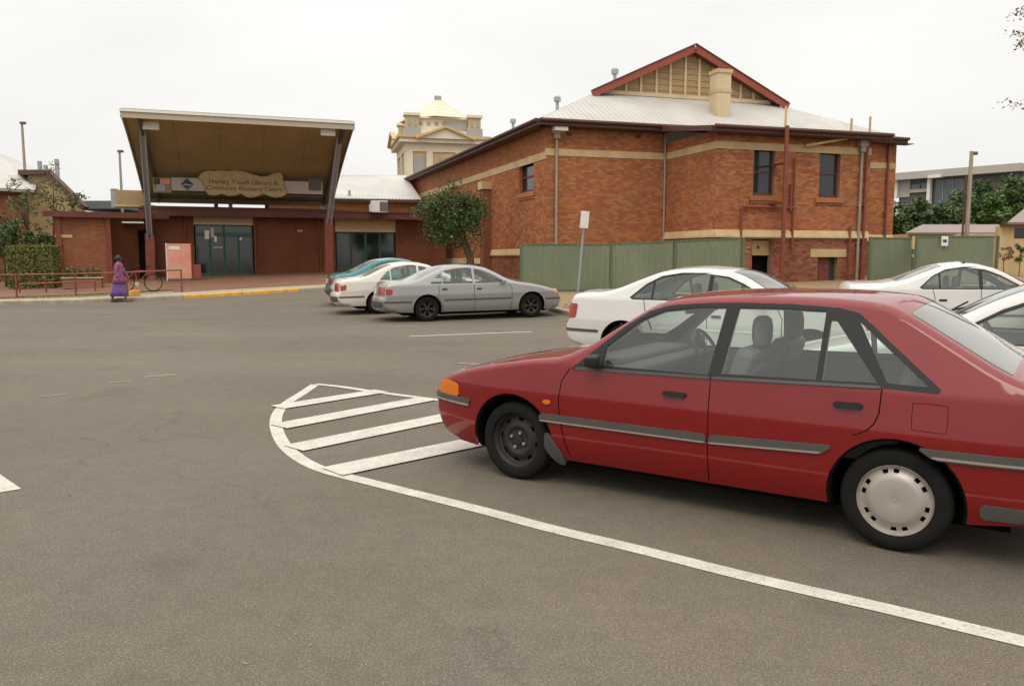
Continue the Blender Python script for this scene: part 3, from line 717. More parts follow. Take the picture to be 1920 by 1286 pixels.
def make_car(name, label, S, loc, heading, pm, step=.04, wheels=('cap', 'cap'), wmat=None, group=None, glass='car_glass', z=None):
    c = Car(S, step); wb, wr = c.wb, c.wr
    z0 = zg(*loc) if z is None else z
    root = empty(name, label, 'car', (loc[0], loc[1], z0), heading, group)
    if z is None:                                                # stand on the sloping ground
        fx = (loc[0] + math.cos(heading) * wb, loc[1] + math.sin(heading) * wb); root.rotation_euler = (0, -math.atan2(zg(*fx) - z0, wb), heading)
    # side outline
    zs = S['sill']; side_poly = [(p[0], p[1]) for p in c.P]
    side_poly += [(c.xmin + .5, zs + .02), (.30, zs)] + [(wb - .30, zs)] if False else [(-.36, zs + .03), (wb + .36, zs + .01)]
    ra = S.get('ra', wr + .06); za = S.get('za', wr + .005)
    arcs = [[(cx + ra * math.cos(a), za + ra * math.sin(a)) for a in np.linspace(0, 2 * PI, 40, endpoint=False)] for cx in (0, wb)]
    blk = S['dlo']; wins = S['wins']
    seams = [resample(q, .2) for q in S['seams']]
    def seam_poly(q, w=.004):
        L = []; R_ = []
        for i, p in enumerate(q):
            d = Vector((q[min(i + 1, len(q) - 1)][0] - q[max(i - 1, 0)][0], q[min(i + 1, len(q) - 1)][1] - q[max(i - 1, 0)][1])).normalized()
            L.append((p[0] - d.y * w, p[1] + d.x * w)); R_.append((p[0] + d.y * w, p[1] - d.x * w))
        return L + R_[::-1]
    sp_ = [seam_poly(q, (.0035 if k_ < 3 else .0016) if step < .035 else .006) for k_, q in enumerate(seams)]
    doors = S['doors']
    def classify(x, z_):
        if not inpoly(x, z_, side_poly): return 0
        for cx in (0, wb):
            if math.hypot(x - cx, z_ - za) < ra - 1e-4: return 0
        for k, w in enumerate(wins):
            if inpoly(x, z_, w): return 'w%d' % k
        if inpoly(x, z_, blk): return 'frame'
        for k, q in enumerate(sp_):
            if inpoly(x, z_, q): return 'seam%d' % k
        for k, d in enumerate(doors):
            if inpoly(x, z_, d): return 'd%d' % k
        return 'body'
    vs_, groups = c.tri([side_poly] + arcs + [blk] + wins + sp_ + doors, classify, (c.xmin, zs), (c.xmax, c.A[:, 1].max()))
    fm = M['black_trim'] if S.get('frame', 'black') == 'black' else pm
    body = [[], [], []]
    def join(parts, name, m):
        V3 = []; N3 = []; F = []
        for v, n, f in parts:
            b = len(V3); V3 += v; N3 += n; F += [tuple(i + b for i in q) for q in f]
        # weld
        key = {}; mp = []; V2 = []; N2 = []
        for v, n in zip(V3, N3):
            k = (round(v[0], 4), round(v[1], 4), round(v[2], 4))
            if k not in key: key[k] = len(V2); V2.append(v); N2.append(n)
            mp.append(key[k])
        F2 = [tuple(mp[i] for i in q) for q in F]; F2 = [q for q in F2 if len(set(q)) == len(q)]
        return c.mesh(name, V2, N2, F2, m, root)
    bparts = []
    for side in (1, -1): bparts.append(c.side_mesh(vs_, groups['body'], side))
    ti = {}
    for i, t in enumerate(c.tags): ti.setdefault(t, []).append(i)
    def rng_(t): return ti[t][0], ti[t][-1] + 1
    edge = S.get('gedge', .915)
    V16 = [-1, -.985, -.96] + [-.9 + 1.8 * k / 12 for k in range(13)] + [.96, .985, 1]
    for t in ('bumper', 'nose', 'bonnet', 'roof', 'boot', 'tail', 'rbumper'):
        if t in ti: bparts.append(c.strip(*rng_(t), V16))
    for t in ('windscreen', 'rearglass'):
        a, b = rng_(t); bparts.append(c.strip(a, b, [-1, -.985, -.96])); bparts.append(c.strip(a, b, [.96, .985, 1]))
        Vs = [-.96] + [-edge + 2 * edge * k / 8 for k in range(9)] + [.96]
        join([c.strip(a, b, [-.96, -edge])], 'glass_seal', M['black_trim']); join([c.strip(a, b, [edge, .96])], 'glass_seal', M['black_trim'])
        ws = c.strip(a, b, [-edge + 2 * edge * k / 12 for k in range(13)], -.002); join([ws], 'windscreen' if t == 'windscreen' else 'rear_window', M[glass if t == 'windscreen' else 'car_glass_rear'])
    join(bparts, 'body', pm)
    for sd in (1, -1):
        for k in range(len(seams)):
            if 'seam%d' % k in groups: join([c.side_mesh(vs_, groups['seam%d' % k], sd, -.012)], 'door_gap', M['well'])
    for side in (1, -1):
        for k in range(len(doors)):
            if 'd%d' % k in groups: join([c.side_mesh(vs_, groups['d%d' % k], side)], 'door', pm)
        join([c.side_mesh(vs_, groups['frame'], side, -.001)], 'window_frame', fm)
        for k in range(len(wins)):
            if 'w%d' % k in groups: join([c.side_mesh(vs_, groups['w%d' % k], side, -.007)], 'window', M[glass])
    # inner panels: door cards below the glass line, pillars, headliner
    zbelt = S['zb'] + .01
    inner = [(.44, .30), (.40, .60), (.30, .68), (-.30, .70), (-.55, zbelt), (wb - .55, zbelt), (wb - .46, .30)]
    vi, gi = c.tri([inner], lambda x, z_: 1 if inpoly(x, z_, inner) else 0, (-.6, .3), (wb, zbelt), step=.14, fillet=False, dens=.14)
    for side in (1, -1): join([c.side_mesh(vi, gi[1], side, -.055)], 'door_card', M['interior'])
    a, b = rng_('roof'); join([c.strip(a, b, [-.98 + 1.96 * k / 8 for k in range(9)], -.035)], 'headliner', M['headliner'])
    for sd in (1, -1): join([c.side_mesh(vs_, groups['frame'], sd, -.03)], 'pillar_trim', M['interior'])
    # floor, wells
    b_ = MB(); b_.box((wb / 2, 0, zs - .005), (wb - 2 * ra - .0, 2 * (S['W'] - .24), .10)); b_.box((wb / 2, 0, zs + .04), (wb + 2 * ra + .35, 1.0, .20))
    b_.box((c.xmin + .42, 0, zs + .16), (.55, 2 * (S['W'] - .26), .1)); b_.box((c.xmax - .34, 0, zs + .12), (.42, 2 * (S['W'] - .26), .1))
    b_.build('underbody', M['well'], root)
    for cx in (0, wb):
        for side in (1, -1):
            v = []; f = []; A_ = [a for a in np.linspace(-.35, PI + .35, 26)]
            q = 0
            for a in A_:
                x, z_ = cx + ra * math.cos(a), za + ra * math.sin(a)
                if z_ < zs - .02: continue
                p, n = c.surf(x, z_, -.001)
                p1 = (x, (p.y - .018) * side, z_)
                v += [(p.x, p.y * side, p.z), (cx + (ra - .015) * math.cos(a), (p.y - .012) * side, za + (ra - .015) * math.sin(a)), (x, (p.y - .35) * side, z_)]
                if q: f += [(3 * q - 3, 3 * q - 2, 3 * q + 1, 3 * q), (3 * q - 2, 3 * q - 1, 3 * q + 2, 3 * q + 1)]
                q += 1
            n0 = len(v); v.append((cx, (c.base(cx, .5) - .36) * side, za))
            f += [(3 * k + 2, 3 * k + 5, n0) for k in range(q - 1)]
            mb_ = MB(); mb_.add(v, f); mb_.build('wheel_arch', M['well'], root, smooth=True, fix=False)
    # wheels
    tw = S.get('tw', .175)
    for k, cx in enumerate((0, wb)):
        T, R, B = wheel_mesh(wheels[k], wr, tw)
        rm = (wmat or {}).get(wheels[k]) or {'cap': M['hubcap'], 'steel': M['steel_wheel'], 'alloy': M['hubcap']}[wheels[k]]
        for side in (1, -1):
            y = (c.base(cx, .35) - .035 - tw / 2) * side
            t = T.build('tyre', M['rubber'], root, smooth=True); t.location = (cx, y, wr)
            h = R.build('wheel_rim', rm, root, smooth=True); h.location = (cx, y, wr); h.rotation_euler = (0, 0, 0 if side > 0 else PI)
            g_ = B.build('brake_drum', M['well'], root); g_.location = (cx, y, wr); g_.rotation_euler = (0, 0, 0 if side > 0 else PI)
            if wheels[k] == 'steel':
                q = MB()
                for j in range(4):
                    an = j * PI / 2 + .4; q.lathe([(.001, tw * .30), (.011, tw * .30), (.013, tw * .2)], 6, 'Y', (wr * .2 * math.cos(an), 0, wr * .2 * math.sin(an)))
                w_ = q.build('wheel_nut', M['chrome'], root); w_.location = (cx, y, wr); w_.rotation_euler = (0, 0, 0 if side > 0 else PI); w_['kind'] = 'stuff'
    # applied pieces
    for nm, poly, off, m_ in S['side_bits']:
        for sd in (1, -1): c.patch(nm, poly, off, off + .012, M[m_] if isinstance(m_, str) else m_, root, sides=(sd,), rnd=1)
    for nm, t0, t1, v0, v1, off, m_ in S['cap_bits']:
        c.cap(nm, t0, t1, v0, v1, off, (pm if m_ == 'paint' else M[m_]), root)
    # mirrors
    mx, mz_ = S['mirror']
    for side in (1, -1):
        p, n = c.surf(mx, mz_)
        b_ = MB(); ms = S.get('msc', 1.0); cy = (p.y + .105 * ms) * side
        mm = Matrix.Rotation(.15 * side, 3, 'Z')
        pts = []
        for (xx, k) in ((.055, .55), (.045, .85), (.01, 1.0), (-.04, 1.0), (-.045, .9)):
            for an in range(12):
                a = 2 * PI * an / 12; ca, sa = math.cos(a), math.sin(a)
                sx = abs(ca) ** .6 * (1 if ca > 0 else -1); sz = abs(sa) ** .6 * (1 if sa > 0 else -1)
                q = mm @ Vector((xx, sx * .095 * k * ms, sz * .06 * k * ms)); pts.append((mx + q.x - .02, cy + q.y, mz_ + .045 * ms + q.z))
        F = [tuple(range(12))[::-1]]
        for j in range(4):
            for an in range(12): F.append((j * 12 + an, j * 12 + (an + 1) % 12, (j + 1) * 12 + (an + 1) % 12, (j + 1) * 12 + an))
        F.append(tuple(48 + k for k in range(12)))
        b_.add(pts, F); b_.tube([(mx, p.y * side, mz_ + .02), (mx, (p.y + .05) * side, mz_ + .03)], .018, 6)
        b_.build('wing_mirror', M['black_trim'] if S.get('mirror_black', True) else pm, root, smooth=True)
    # cabin
    D = MB(); D.box((wb - .72, 0, .70), (.42, 1.30, .34)); D.box((wb - .60, 0, .88), (.30, 1.22, .06)); D.build('dashboard', M['interior_dark'], root, bevel=.03)
    def seat(x, y, w, head, nm):
        ss = MB()
        ss.box((x + .20, y, .50), (.50, w, .14))
        Mx = Matrix.Rotation(-.30, 3, 'Y'); ss.box((x - .14, y, .76), (.12, w, .56), M=Mx)
        ss.box((x - .135, y, .74), (.15, w * .72, .44), M=Mx)
        so = ss.build(nm, M['interior'], root, bevel=.04)
        for hy in head:
            h = MB(); v = []; F = []
            for j, (zz, k) in enumerate(((-.09, .55), (-.075, .85), (-.03, 1), (.04, 1), (.085, .85), (.105, .5))):
                for an in range(14):
                    a = 2 * PI * an / 14; v.append((x - .245 + .055 * k * math.cos(a) * 1.0, hy + .125 * k * math.sin(a), 1.115 + zz))
                if j: F += [((j - 1) * 14 + an, (j - 1) * 14 + (an + 1) % 14, j * 14 + (an + 1) % 14, j * 14 + an) for an in range(14)]
            F += [tuple(range(14))[::-1], tuple(70 + k for k in range(14))]
            h.add(v, F); h.tube([(x - .23, hy - .04, .95), (x - .24, hy - .04, 1.05)], .008, 6); h.tube([(x - .23, hy + .04, .95), (x - .24, hy + .04, 1.05)], .008, 6)
            h.build('headrest', M['interior'], so, smooth=True)
    seat(1.12 * wb / 2.5, .36, .50, [.36], 'front_seat'); seat(1.12 * wb / 2.5, -.36, .50, [-.36], 'front_seat'); seat(.16, 0, 1.20, [], 'rear_seat')
    W_ = MB(); cxw, czw = wb - .98, .88; n = 24
    ax = Vector((-.88, 0, .47)).normalized(); u_ = Vector((0, 1, 0)); w2 = ax.cross(u_).normalized()
    ctr = Vector((cxw, -.36, czw)); ring = [ctr + (u_ * math.cos(2 * PI * k / n) + w2 * math.sin(2 * PI * k / n)) * .185 for k in range(n + 1)]
    W_.tube(ring, .014, 6, caps=False)
    for a in (0, PI, -PI / 2): W_.tube([ctr, ctr + (u_ * math.cos(a) + w2 * math.sin(a)) * .18], .018, 6)
    W_.tube([ctr, ctr - ax * .35], .03, 8); W_.build('steering_wheel', M['interior_dark'], root, smooth=True)
    # cabin mirror, wipers, exhaust
    q, n_ = c.strip_pt(c.idx(*rng_('windscreen'))[-3], 0, -.06)
    b_ = MB(); b_.box(q + Vector((-.02, 0, -.04)), (.03, .22, .06)); b_.build('rear_view_mirror', M['interior_dark'], root)
    if S.get('wiper', True):
        a, b__ = rng_('windscreen'); I = c.idx(a, b__)
        for v0, v1 in ((-.55, .05), (.10, .70)):
            pts = [c.strip_pt(I[1], v0, .02)[0]] + [c.strip_pt(I[min(len(I) - 1, 1 + int(k * .10 * len(I)))], v0 + (v1 - v0) * k / 3, .022)[0] for k in (1, 2, 3)]
            b_ = MB(); b_.tube(pts, .008, 5); b_.build('wiper', M['black_trim'], root, smooth=True)
    return root, c

RED = dict(wb=2.49, wr=.283, tw=.170, W=.835, zb=.872, zc=.655, lean=.16, under=.05, tum=.47, sill=.190, r=.042, bulge=.028, gedge=.935, nf=.16, nr=.12, ra=.348, za=.285,
    prof=[(3.06, .215, 'bumper'), (3.19, .225, 'bumper'), (3.285, .38, 'bumper'), (3.30, .545, 'bumper'), (3.245, .565, 'nose'), (3.225, .655, 'nose'), (3.14, .705, 'bonnet'), (2.90, .775, 'bonnet'), (2.66, .825, 'bonnet'), (2.32, .885, 'bonnet'),
          (2.02, .925, 'windscreen'), (1.60, 1.22, 'windscreen'), (1.45, 1.305, 'roof'), (1.15, 1.345, 'roof'), (.75, 1.358, 'roof'), (.40, 1.356, 'roof'), (.14, 1.335, 'roof'), (.04, 1.298, 'rearglass'), (-.20, 1.155, 'rearglass'),
          (-.52, .965, 'boot'), (-.66, .958, 'boot'), (-.80, .94, 'tail'), (-.86, .80, 'tail'), (-.865, .60, 'tail'), (-.885, .575, 'rbumper'), (-.945, .55, 'rbumper'), (-.94, .36, 'rbumper'), (-.86, .27, 'rbumper'), (-.62, .26, 'rbumper')],
    dlo=[(2.01, .842), (1.66, 1.150), (1.52, 1.243), (1.40, 1.281), (1.20, 1.301), (.95, 1.312), (.60, 1.314), (.36, 1.303), (.25, 1.278), (-.195, .905), (-.185, .883), (.07, .888), (1.0, .862)],
    wins=[[(1.775, .882), (1.775, 1.005), (1.56, 1.185), (1.42, 1.247), (1.20, 1.275), (1.018, 1.282), (1.056, .882)],
          [(.978, .895), (.940, 1.284), (.70, 1.287), (.43, 1.281), (.43, .905)],
          [(.398, .905), (.398, 1.235), (.368, 1.235), (.112, .915)],
          [(.245, 1.235), (.225, 1.20), (.062, .918), (-.140, .915)]],
    seams=[[(2.02, .845), (2.075, .76), (2.092, .62), (2.085, .50), (2.05, .34), (2.02, .235)], [(1.035, .865), (1.035, .225)], [(.085, .886), (.09, .76), (.11, .70), (.15, .655), (.22, .62)], [(-.069, .828), (-.069, .76), (-.072, .69), (-.15, .687), (-.234, .688), (-.236, .76), (-.232, .826), (-.15, .830), (-.07, .828)]],
    doors=[[(2.02, .845), (2.075, .76), (2.092, .62), (2.085, .50), (2.05, .34), (2.02, .225), (1.035, .225), (1.035, .862)],
           [(1.035, .862), (1.035, .225), (.40, .225), (.36, .45), (.26, .56), (.22, .62), (.15, .655), (.11, .70), (.09, .76), (.085, .886)]],
    mirror=(1.82, .885), msc=.72, frame='black',
    side_bits=[('side_moulding', [(2.245, .522), (2.245, .466), (1.045, .470), (1.045, .526)], .014, 'grey_trim'), ('bright_strip', [(2.24, .478), (2.24, .468), (1.045, .472), (1.045, .482)], .0165, 'chrome'),
               ('side_moulding', [(1.028, .526), (1.028, .470), (.375, .500), (.310, .556)], .014, 'grey_trim'), ('bright_strip', [(1.028, .482), (1.028, .472), (.380, .502), (.368, .513)], .0165, 'chrome'),
               ('window_sill_strip', [(1.97, .862), (1.99, .842), (1.04, .858), (1.04, .874)], .010, 'grey_trim'), ('window_sill_strip', [(1.03, .874), (1.03, .858), (.09, .884), (.09, .900)], .010, 'grey_trim'),
               ('bumper_strip', [(3.285, .565), (3.285, .515), (2.875, .505), (2.865, .555)], .014, 'grey_trim'), ('bright_strip', [(3.285, .525), (3.285, .513), (2.88, .502), (2.87, .516)], .0165, 'chrome'),
               ('bumper_strip', [(-.10, .60), (-.185, .545), (-.90, .555), (-.90, .61)], .016, 'grey_trim'), ('bright_strip', [(-.165, .565), (-.185, .552), (-.91, .562), (-.91, .573)], .019, 'chrome'),
               ('lower_bumper', [(-.40, .345), (-.40, .265), (-.88, .275), (-.93, .345)], .006, 'grey_trim'),
               ('indicator_lamp', [(3.205, .650), (3.215, .560), (2.985, .556), (2.99, .648), (3.10, .675)], .010, 'amber'),
               ('side_repeater', [(2.215, .620), (2.215, .590), (2.155, .590), (2.155, .620)], .008, 'amber'),
               ('door_handle', [(1.335, .762), (1.330, .728), (1.185, .728), (1.180, .762)], .020, 'black_trim'), ('door_handle', [(.325, .800), (.320, .762), (.175, .764), (.170, .802)], .020, 'black_trim'),
               ('tail_lamp', [(-.60, .79), (-.57, .66), (-.84, .66), (-.82, .79)], .010, 'red_lens'),
               ('mud_flap', [(2.20, .40), (2.22, .28), (2.165, .20), (2.10, .16), (2.06, .18), (2.09, .26), (2.14, .34)], .012, 'grey_trim')],
    cap_bits=[('headlamp', 4.35, 4.95, -.93, -.55, .008, 'clear_lens'), ('headlamp', 4.35, 4.95, .55, .93, .008, 'clear_lens'), ('grille', 4.35, 4.95, -.50, .50, .006, 'black_trim'), ('bumper_strip', 2.6, 3.3, -.99, .99, .014, 'grey_trim'),
              ('tail_lamp', 21.2, 22.6, -.97, -.50, .010, 'red_lens'), ('tail_lamp', 21.2, 22.6, .50, .97, .010, 'red_lens'), ('number_plate', 21.6, 22.7, -.25, .25, .012, 'plate'), ('bumper_strip', 24.2, 25.1, -.99, .99, .016, 'grey_trim')])

def sedan(wb, Lf, Lr, W, H, boot=1.0, cp=.35, wr=.31, ws=None, hood=.70, frame='paint', rx=None, lamp='red_lens', tall=0):
    """three-box saloon; x from the rear axle"""
    ws = ws or wb - .58; xr, xf = -Lr, wb + Lf; rx = rx if rx is not None else cp
    k = H - 1.40
    P = [(xf - .20, .20, 'bumper'), (xf - .06, .23, 'bumper'), (xf, .40, 'bumper'), (xf, .52, 'bumper'), (xf - .05, .56, 'nose'), (xf - .07, hood - .04, 'nose'), (xf - .18, hood, 'bonnet'), (xf - .55, hood + .10, 'bonnet'), (ws + .55, hood + .17, 'bonnet'), (ws + .05, .95 + k * .5, 'windscreen'),
         (ws - .45, 1.24 + k, 'windscreen'), (ws - .72, 1.35 + k, 'roof'), (ws - 1.15, 1.395 + k, 'roof'), (rx + .60, 1.395 + k, 'roof'), (rx + .20, 1.36 + k, 'rearglass'), (rx - .12, 1.24 + k, 'rearglass'), (rx - .62, boot + .015, 'boot'), (xr + .28, boot - .005, 'boot'), (xr + .12, boot - .03, 'tail'), (xr + .06, .80, 'tail'), (xr + .05, .62, 'tail'), (xr, .58, 'rbumper'), (xr, .40, 'rbumper'), (xr + .10, .28, 'rbumper'), (xr + .30, .25, 'rbumper')]
    zb = .90 + tall; rt = 1.335 + k
    f0 = ws - .10; bx = (f0 + rx) / 2 + .02
    dlo = [(f0 + .02, zb + .01), (ws - .52, 1.185 + k), (ws - .76, 1.285 + k), (ws - 1.10, rt - .01), (bx, rt), (rx + .50, rt), (rx + .20, rt - .05), (rx - .02, 1.17 + k), (rx - .25, zb + .04), (rx - .20, zb + .01)]
    g = .022
    inn = inset(dlo, g)
    dx = rx + .10
    def clip(poly, x0, x1):
        def half(pl_, xc, sgn):
            o_ = []
            for a, b in zip(pl_, pl_[1:] + pl_[:1]):
                ia, ib = sgn * (a[0] - xc) >= 0, sgn * (b[0] - xc) >= 0
                if ia: o_.append(a)
                if ia != ib: t = (xc - a[0]) / (b[0] - a[0]); o_.append((xc, a[1] + (b[1] - a[1]) * t))
            return o_
        return half(half(poly, x0, 1), x1, -1)
    wins = [clip(inn, bx + .03, 9), clip(inn, dx + .015, bx - .03), clip(inn, -9, dx - .015)]
    ra = wr + .055
    seams = [[(f0 + .02, zb), (f0 + .12, .78), (f0 + .12, .45), (f0 + .06, .22)], [(bx, zb + .01), (bx, .22)], [(rx - .02, zb + .01), (rx + .02, .80), (ra * .75, .60), (ra + .03, .40), (ra + .04, .22)]]
    return dict(wb=wb, wr=wr, W=W, zb=zb, zc=.66, lean=.12, under=.05, tum=.44, sill=.20, r=.07, nf=.17, nr=.12, ra=ra, prof=P, dlo=dlo, wins=wins, seams=seams,
        doors=[seams[0] + [seams[1][1], seams[1][0]], [seams[1][0], seams[1][1]] + seams[2][::-1]], mirror=(f0 - .10, zb + .01), frame=frame, mirror_black=False,
        side_bits=[('side_moulding', [(f0 + .10, .545), (f0 + .10, .505), (ra + .06, .505), (ra + .06, .545)], .010, 'grey_trim'),
                   ('door_handle', [(bx + .20, .80), (bx + .20, .765), (bx + .06, .765), (bx + .06, .80)], .014, 'black_trim'), ('door_handle', [(rx + .22, .81), (rx + .22, .775), (rx + .08, .775), (rx + .08, .81)], .014, 'black_trim'),
                   ('tail_lamp', [(xr + .25, boot - .17), (xr + .22, .69), (xr + .08, .67), (xr + .08, boot - .16)], .008, lamp),
                   ('indicator_lamp', [(xf - .12, hood - .05), (xf - .10, .60), (xf - .25, .60), (xf - .28, hood - .03)], .008, 'amber'),
                   ('bumper_strip', [(xf - .02, .50), (xf - .02, .46), (wb + ra + .02, .46), (wb + ra + .02, .50)], .010, 'grey_trim'), ('bumper_strip', [(-ra - .03, .52), (-ra - .03, .48), (xr + .02, .48), (xr + .02, .52)], .010, 'grey_trim')],
        cap_bits=[('headlamp', 4.3, 5.0, -.92, -.50, .008, 'clear_lens'), ('headlamp', 4.3, 5.0, .50, .92, .008, 'clear_lens'), ('grille', 4.3, 5.0, -.45, .45, .006, 'black_trim'),
                  ('tail_lamp', 18.4, 19.7, -.97, -.50, .008, lamp), ('tail_lamp', 18.4, 19.7, .50, .97, .008, lamp), ('number_plate', 18.7, 19.6, -.22, .22, .012, 'plate'), ('bumper_strip', 21.3, 21.9, -.98, .98, .012, 'grey_trim')])

hr = math.atan2(.573, -.8196)
make_car('red_hatchback', 'red five-door car in the foreground with black front wheel and silver rear hubcap', RED,
         (2.027 + .573 * .835, 4.131 + .8196 * .835), hr, P_RED, step=.028, wheels=('cap', 'steel'))
S_FAL = sedan(2.79, .88, 1.10, .90, 1.39, boot=.99, cp=.30, wr=.31, ws=2.22, hood=.71)
aw = {'alloy': M['steel_wheel']}
h2 = math.radians(19.5); n2 = (-math.sin(h2) * .9, math.cos(h2) * .9)
make_car('silver_sedan', 'silver four-door car with dark wheels, parked beside the cream-white car by the verge', S_FAL, (-2.096 + n2[0], 19.88 + n2[1]), h2, P_SILVER, step=.055, wheels=('alloy', 'alloy'), wmat=aw, group='cars nosed in to the verge')
make_car('white_sedan', 'cream-white car parked between the silver car and the teal car', sedan(2.70, .85, 1.10, .87, 1.40, boot=1.0, cp=.28, wr=.30, lamp='red_lens'), (-3.70 + n2[0], 22.2 + n2[1]), h2, P_CREAM, step=.065, group='cars nosed in to the verge')
make_car('teal_sedan', 'teal blue-green car parked farthest along the row, beside the canopy post', sedan(2.70, .85, 1.05, .86, 1.40, boot=.98, cp=.25, wr=.30), (-4.55 + n2[0], 25.0 + n2[1]), h2, P_TEAL, step=.065, group='cars nosed in to the verge')
h3 = math.radians(-33); n3 = (-math.sin(h3), math.cos(h3))
S_CAM = sedan(2.67, .92, 1.02, .89, 1.445, boot=1.065, cp=.34, wr=.31, ws=2.28, hood=.78, frame='black', tall=.075)
S_CAM['side_bits'] = [b_ for b_ in S_CAM['side_bits'] if b_[0] != 'side_moulding'] + [('side_moulding', [(2.28, .600), (2.28, .575), (.42, .575), (.42, .600)], .006, 'white')]
make_car('white_sedan', 'white rounded car with a red tail lamp, right behind the red car', S_CAM, (1.62 + n3[0] * .89, 11.7 + n3[1] * .89), h3, P_WHITE, step=.045)
h4 = math.radians(-16); n4 = (-math.sin(h4), math.cos(h4))
make_car('white_sedan', 'white car with its boot towards the brick building, before the right-hand green fence', sedan(2.72, .92, 1.05, .89, 1.47, boot=1.09, cp=.52, wr=.31, frame='black', tall=.08), (7.33 + n4[0] * .89, 14.9 + n4[1] * .89), h4, P_WHITE, step=.055)
make_car('white_sedan', 'white car cut off by the right edge, parked beside the rear of the red car', sedan(2.67, .85, 1.05, .87, 1.41, boot=1.0, cp=.34, wr=.31, frame='black', tall=.02), (4.95 + .573 * .87, 5.05 + .8196 * .87), hr, P_WHITE, step=.05)
# ------------------------------------------------------------------ brick building
UB = math.radians(17.0); Ub = Vector((math.cos(UB), math.sin(UB))); Vb = Vector((-.334, .943))
PC = Vector((7.83, 31.0)); PB = PC + Vb * 3.83; PA = PB - Ub * 5.40; PD = PC + Ub * 7.10; PE = PD + Vb * 3.83; PF = PA + Ub * 17
PL = PA + Vb * 36.0
Z_EAVE = 7.05
def on(w, px, py=300):
    r = ray(px, py); A_ = np.array([[r[0], -w.d.x], [r[1], -w.d.y]]); t, a = np.linalg.solve(A_, [w.p.x, w.p.y]); return a, CAM_H + r[2] * t
def solids(L, z0, z1, ops):
    xs_ = sorted({0, L} | {q for o in ops for q in (o[0], o[1])}); zs_ = sorted({z0, z1} | {q for o in ops for q in (o[2], o[3])}); R_ = []
    for a, b in zip(xs_[:-1], xs_[1:]):
        run = None
        for c, d in zip(zs_[:-1], zs_[1:]):
            hole = any(o[0] <= a and b <= o[1] and o[2] <= c and d <= o[3] for o in ops)
            if hole:
                if run: R_.append((a, b, *run)); run = None
            else: run = (run[0], d) if run else (c, d)
        if run: R_.append((a, b, *run))
    return R_
def _dummy(): pass
class Wall:
    """upright wall from p to q (plan); its face looks to the right of p->q unless flipped"""
    def __init__(s, p, q, nrm=None):
        s.p = Vector(p); d = Vector(q) - s.p; s.L = d.length; s.d = d.normalized(); s.n = Vector((s.d.y, -s.d.x))
        if nrm is None:
            if s.n.dot(-s.p) < 0: s.n = -s.n
        else: s.n = Vector(nrm).normalized()
    def P(s, a, o, z): v = s.p + s.d * a + s.n * o; return (v.x, v.y, z)
    def box(s, mb, a0, a1, o0, o1, z0, z1):
        mb.add([s.P(a, o, z) for z in (z0, z1) for a, o in ((a0, o0), (a1, o0), (a1, o1), (a0, o1))], [(0, 3, 2, 1), (4, 5, 6, 7), (0, 1, 5, 4), (1, 2, 6, 5), (2, 3, 7, 6), (3, 0, 4, 7)])
        return mb
    def wall(s, parent, z0, z1, ops, m, th=.28, name='wall'):
        mb = MB()
        for a, b, c, d in solids(s.L, z0, z1, ops): s.box(mb, a, b, -th, 0, c, d)
        # weld into one shell
        o = mb.build(name, m, parent, uv=(s.p, s.d)); return o
BRICK_ME = {}
def lay_bricks(w, parent, z0, z1, ops, m='brick', a0=0, a1=None, single=0, proud=.007, name='brickwork'):
    a1 = a1 or w.L; mb = MB(); n = 0; rr = random.Random(int(a1 * 100 + z0 * 10)); done = 0
    nrow = int((z1 - z0) / .086)
    rows = list(range(nrow)); 
    for r in rows:
        z = z0 + r * .086 + .005; a = a0 - (.12 if r % 2 else 0)
        while a < a1:
            x0, x1 = max(a + .005, a0 + .002), min(a + .235, a1 - .002); a += .24
            segs = [(x0, x1)]
            for o in ops:
                if z + .076 > o[2] + .01 and z < o[3] - .01:
                    ns = []
                    for q in segs:
                        if q[1] <= o[0] or q[0] >= o[1]: ns.append(q)
                        else:
                            if q[0] < o[0] - .03: ns.append((q[0], o[0] - .003))
                            if q[1] > o[1] + .03: ns.append((o[1] + .003, q[1]))
                    segs = ns
            for q in segs:
                if q[1] - q[0] < .05: continue
                pr = proud + rr.uniform(-.0035, .0035)
                full = abs((q[1] - q[0]) - .23) < .004
                if single and full and done < single:
                    k = rr.randrange(3)
                    if k not in BRICK_ME:
                        b = MB(); e = .002 * k
                        b.add([(0, -.02, 0), (.23, -.02, 0), (.23, -.02, .076), (0, -.02, .076), (0, .007 + e, 0), (.23, .007, 0), (.23, .007 + e, .076), (0, .007, .076)], [(4, 5, 6, 7), (0, 1, 5, 4), (1, 2, 6, 5), (2, 3, 7, 6), (3, 0, 4, 7), (0, 3, 2, 1)])
                        t = b.build('brick', M[m]); BRICK_ME[k] = t.data; bpy.data.objects.remove(t)
                    o = bpy.data.objects.new('brick', BRICK_ME[k]); COL.objects.link(o); o.parent = parent
                    P0 = w.P(q[0], 0, z); ex = Vector((w.d.x, w.d.y, 0)); ey = Vector((w.n.x, w.n.y, 0))
                    if ex.cross(ey).z < 0: P0 = w.P(q[1], 0, z); ex = -ex
                    o.matrix_local = Matrix(((ex.x, ey.x, 0, P0[0]), (ex.y, ey.y, 0, P0[1]), (0, 0, 1, P0[2]), (0, 0, 0, 1)))
                    done += 1; continue
                b = len(mb.v)
                mb.v += [w.P(x, o_, zz) for o_ in (-.01, pr) for x, zz in ((q[0], z), (q[1], z), (q[1], z + .076), (q[0], z + .076))]
                mb.f += [(b + 4, b + 5, b + 6, b + 7), (b, b + 1, b + 5, b + 4), (b + 1, b + 2, b + 6, b + 5), (b + 2, b + 3, b + 7, b + 6), (b + 3, b, b + 4, b + 7)]
    o = mb.build(name, M[m], parent); o['kind'] = 'stuff'; return o

